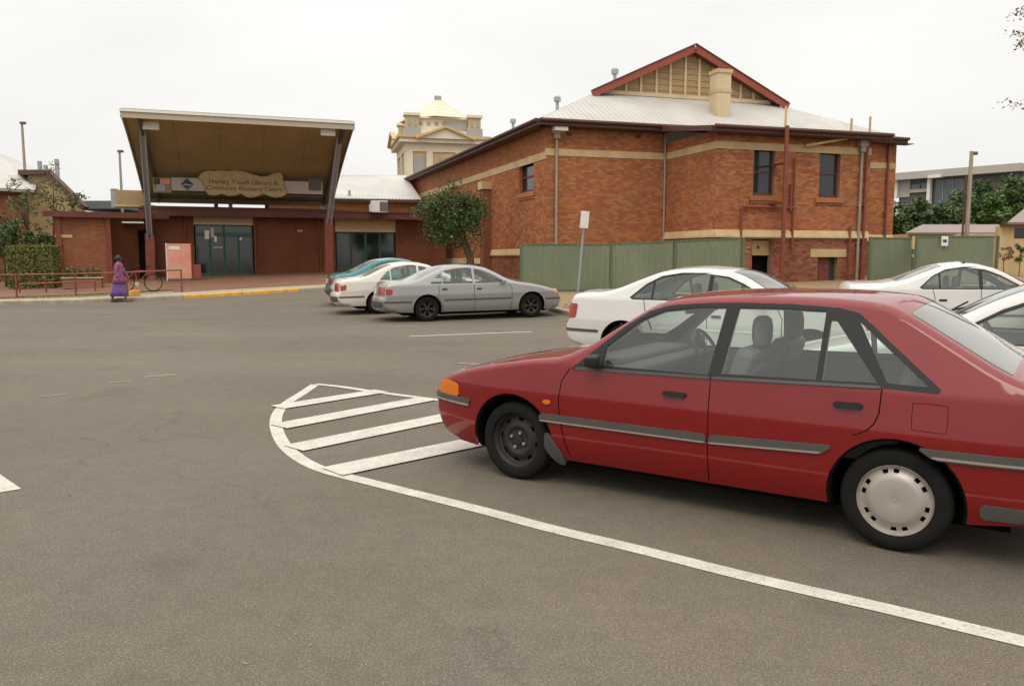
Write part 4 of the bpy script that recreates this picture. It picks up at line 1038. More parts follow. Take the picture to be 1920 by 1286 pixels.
bld = empty('brick_building', 'large red brick building with pale metal roof and timber-fronted gable', 'building')
PF = PA + Ub * on(Wall(PA, PB), 1682, 262)[0]
wA = Wall(PA, PB); wB = Wall(PC, PB, nrm=(-Ub.x, -Ub.y)); wC = Wall(PC, PD); wD = Wall(PD, PE, nrm=(Ub.x, Ub.y)); wE = Wall(PB, PF); wL = Wall(PA, PL)
def on(w, px, py=300):
    """distance along wall w at which the sight line through px, py meets it"""
    r = ray(px, py); A_ = np.array([[r[0], -w.d.x], [r[1], -w.d.y]]); t, a = np.linalg.solve(A_, [w.p.x, w.p.y]); return a, CAM_H + r[2] * t
# openings: (a0, a1, z0, z1)
def op(w, x0, x1, y0, y1):
    a0, zt = on(w, x0, y0); a1, _ = on(w, x1, y0); _, zb_ = on(w, (x0 + x1) / 2, y1); return (min(a0, a1), max(a0, a1), zb_, zt)
win1 = op(wC, 1414, 1454, 277, 367); win2 = op(wC, 1538, 1577, 279, 371); opn1 = op(wC, 1411, 1448, 449, 520); door1 = op(wC, 1533, 1571, 483, 560)
winL = op(wL, 974, 1001, 306, 361)
print('openings', win1, win2, opn1, door1, winL)
opn1 = (opn1[0], opn1[1], .75, opn1[3]); door1 = (door1[0], door1[1], .25, door1[3])
wA.wall(bld, -.5, Z_EAVE, [], M['mortar']); wB.wall(bld, -.5, Z_EAVE - .6, [], M['mortar']); wC.wall(bld, -.5, Z_EAVE - .6, [win1, win2, opn1, door1], M['mortar']); wD.wall(bld, -.5, Z_EAVE - .6, [], M['mortar'])
wE2 = Wall(PE + Ub * .0, PF); wE2.wall(bld, -.5, Z_EAVE, [], M['mortar']); wL.wall(bld, -.5, Z_EAVE, [winL], M['brick_far'], th=.3)
ZB1 = 2.40; ZB0 = 2.70; ZU0, ZU1 = 5.76, 6.04
for w, zt, sg in ((wA, Z_EAVE, 0), (wB, 6.45, 0), (wC, 6.45, 300), (wE2, Z_EAVE, 0)):
    ops = [win1, win2, opn1, door1] if w is wC else []
    lay_bricks(w, bld, ZB0 if w is not wA else 2.12, ZU0, ops, 'brick', single=sg); lay_bricks(w, bld, ZU1, zt, ops, 'brick'); lay_bricks(w, bld, .0, ZB1 if w is not wA else 1.88, ops, 'brick_dark')
lay_bricks(wL, bld, 2.05, 5.62, [winL], 'brick', a1=16); lay_bricks(wL, bld, 5.92, Z_EAVE, [], 'brick', a1=16); lay_bricks(wL, bld, .0, 1.7, [], 'brick_dark', a1=16)
# rendered bands
def band(w, z0, z1, o=.03, a0=0, a1=None, m='cream', name='band', splay=0):
    mb = MB(); a1 = a1 if a1 is not None else w.L
    if splay: mb.add([w.P(a, oo, z) for a in (a0, a1) for oo, z in ((-.02, z0), (splay, z0), (splay, z0 + .06), (.015, z1), (-.02, z1))], [(0, 1, 6, 5), (1, 2, 7, 6), (2, 3, 8, 7), (3, 4, 9, 8), (0, 4, 3, 2, 1), (5, 6, 7, 8, 9)])
    else: w.box(mb, a0, a1, -.02, o, z0, z1)
    return mb.build(name, M[m], bld)
for w, a0, a1 in ((wA, -.03, None), (wB, -.027, None), (wC, -.03, None), (wE2, 0, None)):
    band(w, ZU0, ZU1, .025, a0, a1 or w.L + (.02 if w in (wC,) else 0))
    if w is not wA: band(w, ZB1, ZB0, .09, a0, a1 or w.L + .02, name='plinth_band', splay=.11)
band(wA, ZB1 - .5, ZB0 - .7, .05, name='plinth_band', splay=.08)
band(wL, 5.62, 5.92, .027, 0, 30); band(wL, 1.72, 2.02, .05, 0, 7.6, name='plinth_band', splay=.08); band(wL, 1.3, 1.6, .05, 8.2, 30, name='plinth_band', splay=.08)
# windows
def window(w, o, parent, sill=True, frame='win_frame_dark', rec=.16, bars=(), name='window', mull=True):
    a0, a1, z0, z1 = o; f = MB(); t = .075
    w.box(f, a0, a0 + t, -rec - .06, -rec + .02, z0, z1); w.box(f, a1 - t, a1, -rec - .06, -rec + .02, z0, z1)
    w.box(f, a0 + t, a1 - t, -rec - .06, -rec + .02, z0, z0 + t * 1.6); w.box(f, a0 + t, a1 - t, -rec - .06, -rec + .02, z1 - t, z1)
    zm = (z0 + z1) / 2
    if mull: w.box(f, a0 + t, a1 - t, -rec - .05, -rec + .03, zm - .03, zm + .03)
    fo = f.build(name, M[frame], parent)
    for (c, d) in (((z0 + t * 1.6, zm - .03), (zm + .03, z1 - t)) if mull else ((z0 + t * 1.6, z1 - t),)):
        g = MB(); w.box(g, a0 + t, a1 - t, -rec - .035, -rec - .025, c, d); g.build('pane', M['win_glass'], fo)
    b = MB(); w.box(b, a0, a1, -rec - .55, -rec - .5, z0, z1); b.build('blind', M['interior_dark'], fo)
    if sill:
        s_ = MB(); w.box(s_, a0 - .16, a1 + .16, -rec, .07, z0 - .20, z0 - .004); s_.build('sill', M['brick'], fo)
        s_ = MB(); w.box(s_, a0 - .10, a1 + .10, .005, .04, z0 - .30, z0 - .205); s_.build('sill_apron', M['brick_dark'], fo)
    return fo
f1 = window(wC, win1, bld); window(wC, win2, bld); window(wL, winL, bld)
b = MB(); wC.box(b, win1[0] + .52, win1[1] - .16, -.42, -.40, win1[2] + .15, win1[3] - .55); b.build('curtain', M['cream_pale'], f1)
# openings at ground level
d_ = MB(); wC.box(d_, door1[0] + .02, door1[0] + (door1[1] - door1[0]) * .72, -.22, -.17, door1[2], door1[3] - .02); dd = d_.build('door', M['door_red'], bld)
d_ = MB(); wC.box(d_, door1[0] + (door1[1] - door1[0]) * .72, door1[1], -.30, -.20, door1[2], door1[3]); d_.build('door_jamb', M['interior_dark'], dd)
d_ = MB(); wC.box(d_, door1[0] + .50, door1[0] + .54, -.17, -.12, 1.2, 1.32); d_.build('handle', M['chrome'], dd)
lt = op(wC, 1519, 1586, 467, 482); d_ = MB(); wC.box(d_, lt[0], lt[1], -.05, .045, lt[2], lt[3]); d_.build('lintel', M['cream'], bld)
d_ = MB(); wC.box(d_, opn1[0], opn1[1], -.20, -.15, opn1[3] - .62, opn1[3] - .04); vv = d_.build('vent_panel', M['gable_brown'], bld)
d_ = MB(); wC.box(d_, opn1[0] + .3, opn1[0] + .42, -.15, -.13, opn1[3] - .36, opn1[3] - .24); d_.build('vent_cap', M['trim_brown'], vv)
d_ = MB(); wC.box(d_, opn1[0] - .8, opn1[1] + .8, -.5, -.45, opn1[2] - .5, opn1[3] + .1); d_.build('dark_opening', M['well'], bld)
# small vents in the brickwork
for w, px, py in ((wC, 1398, 279), (wC, 1497, 284), (wC, 1596, 283), (wA, 1067, 252), (wA, 1197, 257), (wL, 920, 310), (wL, 860, 333), (wE2, 1642, 268)):
    a, z = on(w, px, py); b = MB(); w.box(b, a - .12, a + .12, .006, .014, z - .07, z + .07); b.build('air_vent', M['trim_brown'], bld)
# roof: eaves, hips, gablet
def slab(pts, th, name, m, parent, ribs=None):
    P = [Vector(p) for p in pts]; n = (P[1] - P[0]).cross(P[2] - P[0]).normalized(); n = n if n.z > 0 else -n
    mb = MB(); k = len(P); mb.add([p for p in P] + [p - n * th for p in P], [tuple(range(k)), tuple(range(k, 2 * k))[::-1]] + [(i, (i + 1) % k, k + (i + 1) % k, k + i) for i in range(k)])
    return mb.build(name, M[m], parent)
def v3(p, z): return Vector((p.x, p.y, z))
OV = .50
E0 = PA - Ub * OV - Vb * OV; _we = Wall(PA - Vb * OV, PB - Vb * OV); E1 = PA - Vb * OV + Ub * on(_we, 1702, 243)[0]; EL = PL - Ub * OV
gb = 3.2; wgb = Wall(PA + Vb * gb, PA + Vb * gb + Ub * 18); ga0, zg0 = on(wgb, 1116, 180); ga1, zg1 = on(wgb, 1456, 192); gap, zra = on(wgb, 1292, 96)
gap = (ga0 + ga1) / 2
G0 = PA + Ub * ga0 + Vb * gb; G1 = PA + Ub * ga1 + Vb * gb; GA = PA + Ub * gap + Vb * gb
ZG, ZR = (zg0 + zg1) / 2, zra
print('gable', ga0, ga1, gap, ZG, ZR, 'eave', on(Wall(PA - Vb * .5, PB - Vb * .5), 1120, 226), on(Wall(PC - Vb * .5, PD - Vb * .5), 1400, 234), 'belt', on(wC, 1400, 262), on(wC, 1400, 276), on(wA, 1150, 283), on(wA, 1150, 297), 'plinth', on(wC, 1420, 430), on(wC, 1420, 446))
def sheetroof(a, b, c, d, name, n=.25, th=.05):
    """metal roof plane a-b (eave) c-d (upper edge, a under d) built of individual trays with raised seams"""
    slab([a, b, c, d], th, name, 'roof_pale', bld)
    mb = MB(); L = (b - a).length; k = int(L / n); 
    up = ((d + c) / 2 - (a + b) / 2); nn = (b - a).cross(up).normalized(); nn = nn if nn.z > 0 else -nn
    for i in range(1, k):
        t = i / k; p = a.lerp(b, t)
        # clip the rib at the slanting edges
        e = (b - a).normalized(); upn = (up - e * up.dot(e)); H_ = upn.length; upn.normalize()
        sd = (d - a).dot(e); sc = (c - a).dot(e); x = t * L; h = H_
        if x < sd: h = H_ * x / max(sd, 1e-3)
        if x > sc: h = min(h, H_ * (L - x) / max(L - sc, 1e-3))
        if h > .1: mb.bar(p + nn * .006, p + upn * h + nn * .006, .035, .014, up=nn)
    o = mb.build('roof_seams', M['roof_pale'], bld); o['kind'] = 'stuff'
sheetroof(v3(E0, Z_EAVE + .06), v3(E1, Z_EAVE + .06), v3(G1, ZG), v3(G0, ZG), 'roof')
RB = GA + Vb * 33
EL2 = PL - Ub * OV; 
sheetroof(v3(EL2, Z_EAVE + .06), v3(E0, Z_EAVE + .06), v3(G0, ZG), v3(G0 + Vb * 32, ZG), 'roof')
slab([v3(G0 - Vb * .4, ZG), v3(GA - Vb * .4, ZR), v3(RB, ZR), v3(G0 + Vb * 32, ZG)], .06, 'roof', 'roof_pale', bld)
slab([v3(G1 - Vb * .4, ZG), v3(GA - Vb * .4, ZR), v3(RB, ZR), v3(G1 + Vb * 32, ZG)], .06, 'roof', 'roof_pale', bld)
slab([v3(E1, Z_EAVE + .06), v3(G1, ZG), v3(G1 + Vb * 32, ZG), v3(E1 + Vb * 36, Z_EAVE + .06)], .06, 'roof', 'roof_pale', bld)
# low roof over the projecting bay
slab([v3(PC - Vb * OV - Ub * OV, 6.50), v3(PD - Vb * OV + Ub * OV, 6.50), v3(PE + Ub * OV - Vb * OV, Z_EAVE - .02), v3(PB - Ub * OV - Vb * OV, Z_EAVE - .02)], .06, 'bay_roof', 'roof_pale', bld)
def fascia(a, b, z0, z1, z0b=None, z1b=None, m='trim_brown', name='fascia', th=.06, par=None):
    mb = MB(); d = (b - a).normalized(); n = Vector((d.y, -d.x)); n = n if n.dot(-a) > 0 else -n
    z0b = z0 if z0b is None else z0b; z1b = z1 if z1b is None else z1b
    mb.add([(p.x + n.x * o, p.y + n.y * o, z) for p, zz in ((a, (z0, z1)), (b, (z0b, z1b))) for o in (0, th) for z in zz], [(0, 1, 3, 2), (4, 6, 7, 5), (0, 4, 5, 1), (2, 3, 7, 6), (1, 5, 7, 3), (0, 2, 6, 4)])
    return mb.build(name, M[m], par or bld)
fascia(E0 - Ub * .0, E1, Z_EAVE - .17, Z_EAVE + .07); fascia(E0, EL2, Z_EAVE - .17, Z_EAVE + .07)
c0, c1 = PC - Vb * OV - Ub * OV, PD - Vb * OV + Ub * OV
fascia(c0, c1, 6.32, 6.53); fascia(PB - Ub * OV - Vb * (OV + .05), c0, Z_EAVE - .2, Z_EAVE - .01, 6.32, 6.53); fascia(c1, PE + Ub * OV - Vb * (OV + .05), 6.32, 6.53, Z_EAVE - .2, Z_EAVE - .01)
for a, b, c, d, z in ((PA, PB, PB - Vb * OV, PA - Vb * OV, Z_EAVE - .16), (PE, PF + Ub * OV, PF + Ub * OV - Vb * OV, PE - Vb * OV, Z_EAVE - .16), (PA - Ub * OV, PA, PL, PL - Ub * OV, Z_EAVE - .16), (PC - Ub * OV, PD + Ub * OV, PD + Ub * OV - Vb * OV, PC - Ub * OV - Vb * OV, 6.33)):
    slab([v3(a, z), v3(b, z), v3(c, z), v3(d, z)], .03, 'soffit', 'trim_brown', bld)
# gutter tubes
for a, b, z in ((E0 - Vb * .12, E1 - Vb * .12, Z_EAVE + .02), (E0 - Ub * .12, EL2 - Ub * .12, Z_EAVE + .02), (c0 - Vb * .12, c1 - Vb * .12, 6.50)):
    mb = MB(); mb.tube([v3(a, z), v3(b, z)], .075, 8); mb.build('gutter', M['trim_brown'], bld, smooth=True)
# gable face: boards, battens, bargeboards
gw = Wall(G0, G1); gl = (G1 - G0).length
def gz(a): return ZG + (ZR - ZG) * (1 - abs(a - gl / 2) / (gl / 2))
nb = 30
for i in range(9):                                   # horizontal weatherboards
    z = ZG + .02 + i * .275; hw = (gl / 2) * (1 - (z + .13 - ZG) / (ZR - ZG))
    if hw < .1: continue
    mb = MB(); mb.add([gw.P(gl / 2 + s_ * hw, o, zz) for zz, o in ((z, .03), (z + .268, .005)) for s_ in (-1, 1)] + [gw.P(gl / 2 + s_ * hw, -.02, zz) for zz in (z, z + .268) for s_ in (-1, 1)], [(0, 1, 3, 2), (4, 6, 7, 5), (0, 4, 5, 1), (2, 3, 7, 6)])
    mb.build('weatherboard', M['gable_brown'], bld)
k = -4
for px in (1173, 1201, 1230, 1256, 1284, 1310, 1336, 1388, 1412, 1436, 1149):
    a, _ = on(gw, px, 150); 
    if .3 < a < gl - .3:
        mb = MB(); gw.box(mb, a - .055, a + .055, .03, .075, ZG - .02, gz(a) - .12); mb.build('batten', M['cream_pale'], bld)
mb = MB(); gw.box(mb, .4, gl - .4, .03, .10, ZG - .02, ZG + .15); mb.build('gable_sill', M['cream_pale'], bld)
for e, s_ in ((G0, 1), (G1, -1)):
    a = v3(e - Vb * .45, ZG + .02) - Vector((Ub.x, Ub.y, 0)) * .35 * s_ - Vector((0, 0, .17)); b_ = v3(GA - Vb * .45, ZR + .03)
    mb = MB(); mb.bar(a, b_, .06, .34, up=(0, 0, 1)); mb.build('bargeboard', M['barge_red'], bld)
    mb = MB(); mb.bar(a + Vector((0, 0, .17)), b_ + Vector((0, 0, .18)), .14, .05); mb.build('barge_cap', M['trim_brown'], bld)
    slab([v3(G0 if s_ > 0 else G1, ZG - .1), v3(GA, ZR - .1), v3(GA - Vb * .42, ZR - .1), v3((G0 if s_ > 0 else G1) - Vb * .42, ZG - .1)], .02, 'gable_soffit', 'trim_brown', bld)
# chimney
wch = Wall(PA + Vb * 1.0, PA + Vb * 1.0 + Ub * 18); cs, cz = on(wch, 1359, 128); ca = PA + Ub * cs + Vb * 1.3; cz -= .05
for z0, z1, w_ in ((7.2, cz - 1.0, .67), (cz - 1.0, cz - .86, .73), (cz - .86, cz - .16, .67), (cz - .16, cz, .77)):
    mb = MB(); mb.box((ca.x, ca.y, (z0 + z1) / 2), (w_, w_, z1 - z0), rz=UB); o = mb.build('chimney' if z0 == 7.2 else 'chimney_course', M['cream_pale'] if w_ < .7 else M['cream'], bld)
mb = MB(); mb.box((ca.x, ca.y, cz + .04), (.45, .45, .1), rz=UB); mb.build('chimney_flue', M['interior_dark'], bld)
# roof vents
for px, y0, y1, Y in ((1153, 128, 152, 42), (1045, 180, 200, 44), (962, 222, 238, 52)):
    t = at(px, y0, Y); bt = at(px, y1 + 14, Y); mb = MB(); mb.tube([bt, t - Vector((0, 0, .28))], .09, 8); mb.lathe([(.001, 0), (.19, 0), (.19, .22), (.10, .30), (.001, .30)], 10, 'Z', tuple(t - Vector((0, 0, .30)))); mb.build('roof_vent', M['steel_grey'], bld, smooth=True)
# pipes on the walls
def pipe(w, px, y0, y1, r, m, name='downpipe', o=.10, head=False, kx=0):
    ws = Wall(w.p + w.n * o, w.p + w.d * w.L + w.n * o, nrm=w.n); a, z1 = on(ws, px, y0); _, z0 = on(ws, px, y1); z0 = max(z0, -.1)
    mb = MB(); mb.tube([w.P(a, o, z0), w.P(a, o, z1)], r, 8)
    po = mb.build(name, M[m], bld, smooth=True)
    if head: q = MB(); w.box(q, a - .18, a + .18, o - .12, o + .14, z1 - .02, z1 + .22); w.box(q, a - .12, a + .12, o - .10, o + .10, z1 - .22, z1 - .02); q.build('rain_head', M[m], po)
    q = MB()
    zz = z0 + .8
    while zz < z1 - .9: w.box(q, a - r - .03, a + r + .03, .0, o, zz, zz + .04); zz += 1.5
    q.build('pipe_clip', M[m], po)['kind'] = 'stuff'
    return a
pipe(wA, 1044, 250, 600, .055, 'pipe_grey', head=True); pipe(wA, 1248, 250, 600, .045, 'pipe_grey')
pipe(wC, 1476, 236, 620, .085, 'pipe_red', o=.78, name='soil_pipe'); pipe(wC, 1491, 296, 470, .045, 'pipe_red'); pipe(wC, 1484, 345, 395, .06, 'pipe_red', name='waste_pipe')
pipe(wC, 1391, 388, 520, .045, 'pipe_red'); pipe(wC, 1594, 425, 620, .05, 'pipe_red'); pipe(wC, 1617, 275, 620, .055, 'pipe_grey', head=True); pipe(wC, 1627, 262, 620, .06, 'pipe_red')
pipe(wE2, 1668, 262, 600, .06, 'pipe_red', head=True)
for x0, x1, y in ((1391, 1490, 388),):
    a, z = on(wC, x0, y); a2, _ = on(wC, x1, y); mb = MB(); mb.tube([wC.P(a, .1, z), wC.P(a2, .1, z)], .045, 8); mb.build('waste_pipe', M['pipe_red'], bld, smooth=True)
# slanting gutter pipe under the eave at the right of the bay
a, z = on(wC, 1505, 275); a2, z2 = on(wC, 1603, 257); mb = MB(); mb.tube([wC.P(a, .2, z), wC.P(a2, .35, z2)], .055, 8); mb.build('downpipe', M['cream'], bld, smooth=True)
# thin vent stacks above the roof
for px, y0, Y in ((1474, 200, 31.9), (1597, 222, 36), (1632, 219, 37)):
    t = at(px, y0, Y); mb = MB(); mb.tube([(t.x, t.y, Z_EAVE - .6), t], .05, 6); mb.build('vent_stack', M['cream'], bld, smooth=True)
# pier with cap where the low wing meets
a, zt = on(wL, 918, 356); mb = MB(); wL.box(mb, a - .28, a + .28, -.05, .42, 0, zt); mb.build('pier', M['brick_dark'], bld); mb = MB(); wL.box(mb, a - .36, a + .36, -.1, .50, zt, zt + .38); mb.build('pier_cap', M['cream'], bld)
a, zt = on(wL, 771, 352); mb = MB(); mb.tube([wL.P(a, .1, 3), wL.P(a, .1, zt + .6)], .07, 8); mb.build('downpipe', M['pipe_grey'], bld, smooth=True)
a, z = on(wA, 1046, 243); mb = MB(); wA.box(mb, a - .28, a + .28, .05, .45, z - .10, z + .06); mb.build('floodlight', M['lamp_white'], bld)

# ------------------------------------------------------------------ green steel fences
def fence(pts, label, tops, name='metal_fence', post_w=.08):
    root = empty(name, label, 'fence')
    for (a, b), (ta, tb) in zip(zip(pts[:-1], pts[1:]), zip(tops[:-1], tops[1:])):
        a, b = Vector(a), Vector(b); L = (b - a).length; n = max(1, round(L / 2.37)); w = Wall(a, b)
        for i in range(n):
            s0, s1 = L * i / n + .045, L * (i + 1) / n - .045; mb = MB(); k = 0; x = s0; prof = []
            while x < s1 - .02:                                  # trapezoidal ribs
                for dx, o in ((0, 0), (.10, 0), (.125, .020), (.165, .020), (.19, 0)):
                    if x + dx <= s1: prof.append((x + dx, o))
                x += .19
            for (q, o) in prof:
                t = q / L; zt = ta + (tb - ta) * t; p = a + (b - a) * t; zb_ = zg(p.x, p.y) + .12
                mb.v += [w.P(q, o, zb_), w.P(q, o, zt)]
            mb.f += [(2 * j, 2 * j + 2, 2 * j + 3, 2 * j + 1) for j in range(len(prof) - 1)]
            so = mb.build('fence_panel', M['green_paint'], root, fix=False); md = so.modifiers.new('th', 'SOLIDIFY'); md.thickness = .004
            zt0, zt1 = ta + (tb - ta) * s0 / L, ta + (tb - ta) * s1 / L
            for hh in (0, 1):
                q = MB(); p0, p1 = w.P(s0, .0, zt0 + .01), w.P(s1, .0, zt1 + .01)
                if hh: p0, p1 = w.P(s0, 0, zg(*w.P(s0, 0, 0)[:2]) + .16), w.P(s1, 0, zg(*w.P(s1, 0, 0)[:2]) + .16)
                q.bar(p0, p1, .06, .045); q.build('rail', M['green_post'], root)
        for i in range(n + 1):
            s0 = L * i / n; p = w.P(s0, 0, 0); zt = ta + (tb - ta) * i / n
            if i == 0 and (a - Vector(pts[0])).length > .01: continue
            q = MB(); q.box((p[0], p[1], (zg(p[0], p[1]) + zt + .03) / 2), (post_w, post_w, zt + .03 - zg(p[0], p[1])), rz=UB); q.build('post', M['green_post'], root)
    return root
def on_y(px, Y): return (at(px, 485, Y).x, Y)
F0, F1, F2 = on_y(977, 28.9), on_y(1146, 28.0), on_y(1393, 26.6)
def ztop(px, py, Y): return at(px, py, Y).z
fence([F0, F1, F2], 'green corrugated steel fence in front of the brick building, left of the pipes', [ztop(977, 459, 28.9), ztop(1146, 458, 28.0), ztop(1393, 447, 26.6)])
F3, F4 = on_y(1630, 30.0), on_y(1711, 31.2)
fence([F3, F4], 'short dark green steel fence against the right corner of the brick building', [ztop(1630, 446, 30.0), ztop(1711, 448, 31.2)])
F5, F6 = on_y(1717, 28.5), on_y(1869, 29.0)
fence([F5, F6], 'green steel fence carrying a small white sign, right of the brick building', [ztop(1717, 444, 28.5), ztop(1869, 444, 29.0)])
p = at(1770, 451, 28.6); mb = MB(); mb.box((p.x, p.y - .05, p.z - .02), (.24, .02, .34), rz=.03); so = mb.build('notice', M['white']); tag(so, 'small white notice fixed high on the right-hand green fence', 'sign')
mb = MB(); mb.box((p.x, p.y - .065, p.z - .02), (.14, .006, .10), rz=.03); mb.build('print', M['logo_blue'], so)
p = at(1712, 460, 30.9); mb = MB(); mb.box((p.x, p.y - .1, p.z + .1), (.20, .06, .5)); mb.box((p.x, p.y - .1, p.z - .40), (.12, .05, .12)); so = mb.build('gate_latch', M['cream']); tag(so, 'pale latch box on the end post of the short green fence', 'latch')
# ------------------------------------------------------------------ entrance wing
P0 = Vector((-15.3, 42.0))
def onU(s): return P0 + U * s
def line_at(px, y=400, base=None):
    w = Wall(base[0], base[1]) if base else WE
    return on(w, px, y)
WE = Wall(onU(-3.7), onU(12.2)); FL = .66
def ze(px, py, w=None): return on(w or WE, px, py)
ent = empty('entrance_building', 'low dark brick entrance wing with red-brown fascia and glazed green-framed doors', 'building')
def eop(x0, x1, y0, y1):
    a0, z1 = ze(x0, y0); a1, _ = ze(x1, y0); _, z0 = ze((x0 + x1) / 2, y1); return (a0, a1, z0, z1)
dop = eop(362, 474, 402, 524); wop = eop(628, 741, 410, 520); print('entrance', dop, wop)
dop = (dop[0], dop[1], .4, dop[3]); wop = (wop[0], wop[1], .95, wop[3])
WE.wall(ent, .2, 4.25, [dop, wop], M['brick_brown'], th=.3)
def ebox(nm, a0, a1, o0, o1, z0, z1, m, par=None, bevel=0):
    b = MB(); WE.box(b, a0, a1, o0, o1, z0, z1); return b.build(nm, M[m], par or ent, bevel=bevel)
for o_ in (dop, wop): b = MB(); WE.box(b, o_[0] - .6, o_[1] + .6, -2.6, -.32, .2, 3.7); b.build('dark_interior', M['well'], ent)
# header panels
hp = eop(362, 474, 402, 421); ebox('header_panel', hp[0], hp[1], -.12, .02, hp[2], hp[3], 'sign_cream')
ebox('header_trim', hp[0], hp[1], .02, .05, hp[2] - .02, hp[2] + .07, 'cream_pale')
wp = eop(628, 741, 410, 434); ebox('header_panel', wp[0], wp[1], -.12, .02, wp[2], wp[3], 'sign_cream'); ebox('header_trim', wp[0], wp[1], .02, .05, wp[2] - .04, wp[2] + .10, 'cream_pale')
# glazed doors: frames, panes and things behind the glass
def glazed(a0, a1, z0, z1, n, nm, o=-.12, fm='green_frame'):
    w_ = (a1 - a0) / n
    for i in range(n):
        f = MB(); x0, x1 = a0 + i * w_ + .01, a0 + (i + 1) * w_ - .01; t = .06
        WE.box(f, x0, x0 + t, o - .05, o, z0, z1); WE.box(f, x1 - t, x1, o - .05, o, z0, z1); WE.box(f, x0 + t, x1 - t, o - .05, o, z0, z0 + .16); WE.box(f, x0 + t, x1 - t, o - .05, o, z1 - t, z1)
        fo = f.build(nm, M[fm], ent)
        g = MB(); WE.box(g, x0 + t, x1 - t, o - .03, o - .02, z0 + .16, z1 - t); g.build('pane', M['dark_pane'], fo)
M['dark_pane'] = mat('door_glass', (.018, .024, .024), .08, spec=.8, var=.5, scale=.7)
zt_ = hp[2] - .03
glazed(dop[0] + .05, dop[1] - .05, FL, zt_ - .55, 4, 'glass_door'); glazed(dop[0] + .05, dop[1] - .05, zt_ - .54, zt_, 2, 'fanlight')
glazed(wop[0] + .05, wop[1] - .05, .95, wp[2] - .05, 4, 'window')
ebox('door_threshold', dop[0], dop[1], -.2, .05, .4, FL + .06, 'green_frame')
for i, (px, py, w_, h_, m) in enumerate(((388, 440, .22, .45, 'white'), (398, 436, .16, .5, 'banner'), (404, 448, .12, .3, 'white'), (451, 448, .10, .16, 'white'), (408, 464, .5, .07, 'steel_grey'))):
    a, z = ze(px, py); ebox('door_sticker', a - w_ / 2, a + w_ / 2, -.118, -.112, z - h_ / 2, z + h_ / 2, m)
a, z = ze(562, 433); ebox('wall_plate', a - .14, a + .14, 0, .02, z - .04, z + .04, 'cream_pale')
for px in (601, 617, 480, 350): a, z = ze(px, 500); b = MB(); b.tube([WE.P(a, .06, FL), WE.P(a, .06, 4.0)], .05, 8); b.build('downpipe', M['pipe_red'], ent, smooth=True)
# eaves, fascia and flat roof with a deep overhang
a_l, a_r = ze(275, 400)[0], ze(818, 400)[0]
def fas(a0, a1, o, z0, z1, nm='fascia', m='fascia_red'): b = MB(); WE.box(b, a0, a1, o - .05, o, z0, z1); return b.build(nm, M[m], ent)
fas(a_l - .3, a_r + .5, .85, 3.72, 4.06); fas(a_l - .3, a_r + .5, .90, 4.06, 4.13, 'gutter', 'trim_brown')
b = MB(); WE.box(b, a_l - .3, a_r + .5, -8, .80, 3.95, 4.05); b.build('roof', M['roof_dark'], ent); b = MB(); WE.box(b, a_l - .3, a_r + .5, .0, .80, 3.74, 3.78); b.build('soffit', M['trim_brown'], ent)
# projecting lower section on the left: wall faces at their own distance
QA, QB = Vector(on_y(105, 36.6)), Vector(on_y(207, 37.6)); WQ = Wall(QA, QB); QC, QD = Vector(on_y(207, 39.6)), Vector(on_y(272, 40.2)); WR = Wall(QC, QD)
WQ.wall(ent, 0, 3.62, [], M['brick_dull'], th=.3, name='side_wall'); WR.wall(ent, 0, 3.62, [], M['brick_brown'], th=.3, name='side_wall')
zq = ztop(120, 401, 36.5)
b = MB(); WQ.box(b, -.35, WQ.L + .2, -3, .35, 3.62, 3.70); b.build('roof', M['roof_dark'], ent); b = MB(); WQ.box(b, -.4, WQ.L + 2.6, .30, .36, 3.46, 3.72); b.build('fascia', M['fascia_red'], ent)
b = MB(); WR.box(b, -.1, WR.L + .2, -3, .5, 3.66, 3.74); b.build('roof', M['roof_dark'], ent)
for px in (204, 110): a, z = on(WQ, px, 450); b = MB(); WQ.box(b, a - .10, a + .10, .0, .12, 0, 3.5); b.build('corner_post', M['pipe_red'], ent)
b = MB(); x, z = on(WR, 258, 420); WR.box(b, x, x + .6, .02, .06, .3, 3.0); b.build('dark_doorway', M['well'], ent)
x, z = on(WR, 250, 418); b = MB(); WR.box(b, x - .45, x + .5, .1, .9, z - .05, z + .02); b.build('porch_light', M['lamp_white'], ent)
x, z = on(WQ, 124, 443); b = MB(); WQ.box(b, x - .45, x + .25, .01, .04, z - .07, z + .07); b.build('wall_plate', M['cream'], ent)
# rendered rooftop boxes, air conditioner
t = at(247, 372, 42); b = MB(); b.box((t.x, t.y, t.z), (1.35, 1.2, .74), rz=UA); o = b.build('plant_box', M['gable_brown'], bevel=.01); tag(o, 'brown rooftop plant box left of the slanting canopy post', 'plant box')
b = MB(); b.box((t.x, t.y, t.z - .42), (1.5, 1.3, .10), rz=UA); b.build('base', M['cream'], o)
t = at(215, 373, 41.5); b = MB(); b.box((t.x, t.y, t.z), (.32, .3, .9), rz=UA); b.lathe([(.001, .45), (.2, .45), (.2, .5), (.001, .5)], 8, 'Z', tuple(t)); tag(b.build('flue', M['steel_grey']), 'grey square flue beside the brown rooftop box', 'flue')
t = at(716, 388, 43.6); o = empty('air_conditioner', 'cream air conditioner with dark grille on the entrance roof', 'air conditioner', tuple(t), UA)
b = MB(); b.box((-.15, 0, 0), (.85, .5, .62)); b.build('casing', M['white'], o, bevel=.02); b = MB(); b.box((.05, -.26, 0), (.42, .02, .50)); b.build('grille', M['steel_dark'], o)
for z in (-.16, -.05, .06, .17): b = MB(); b.box((.05, -.275, z), (.42, .012, .02)); b.build('louvre', M['steel_grey'], o)
b = MB(); b.box((-.5, .1, -.08), (.3, .3, .4)); b.build('pipe_cover', M['white'], o)
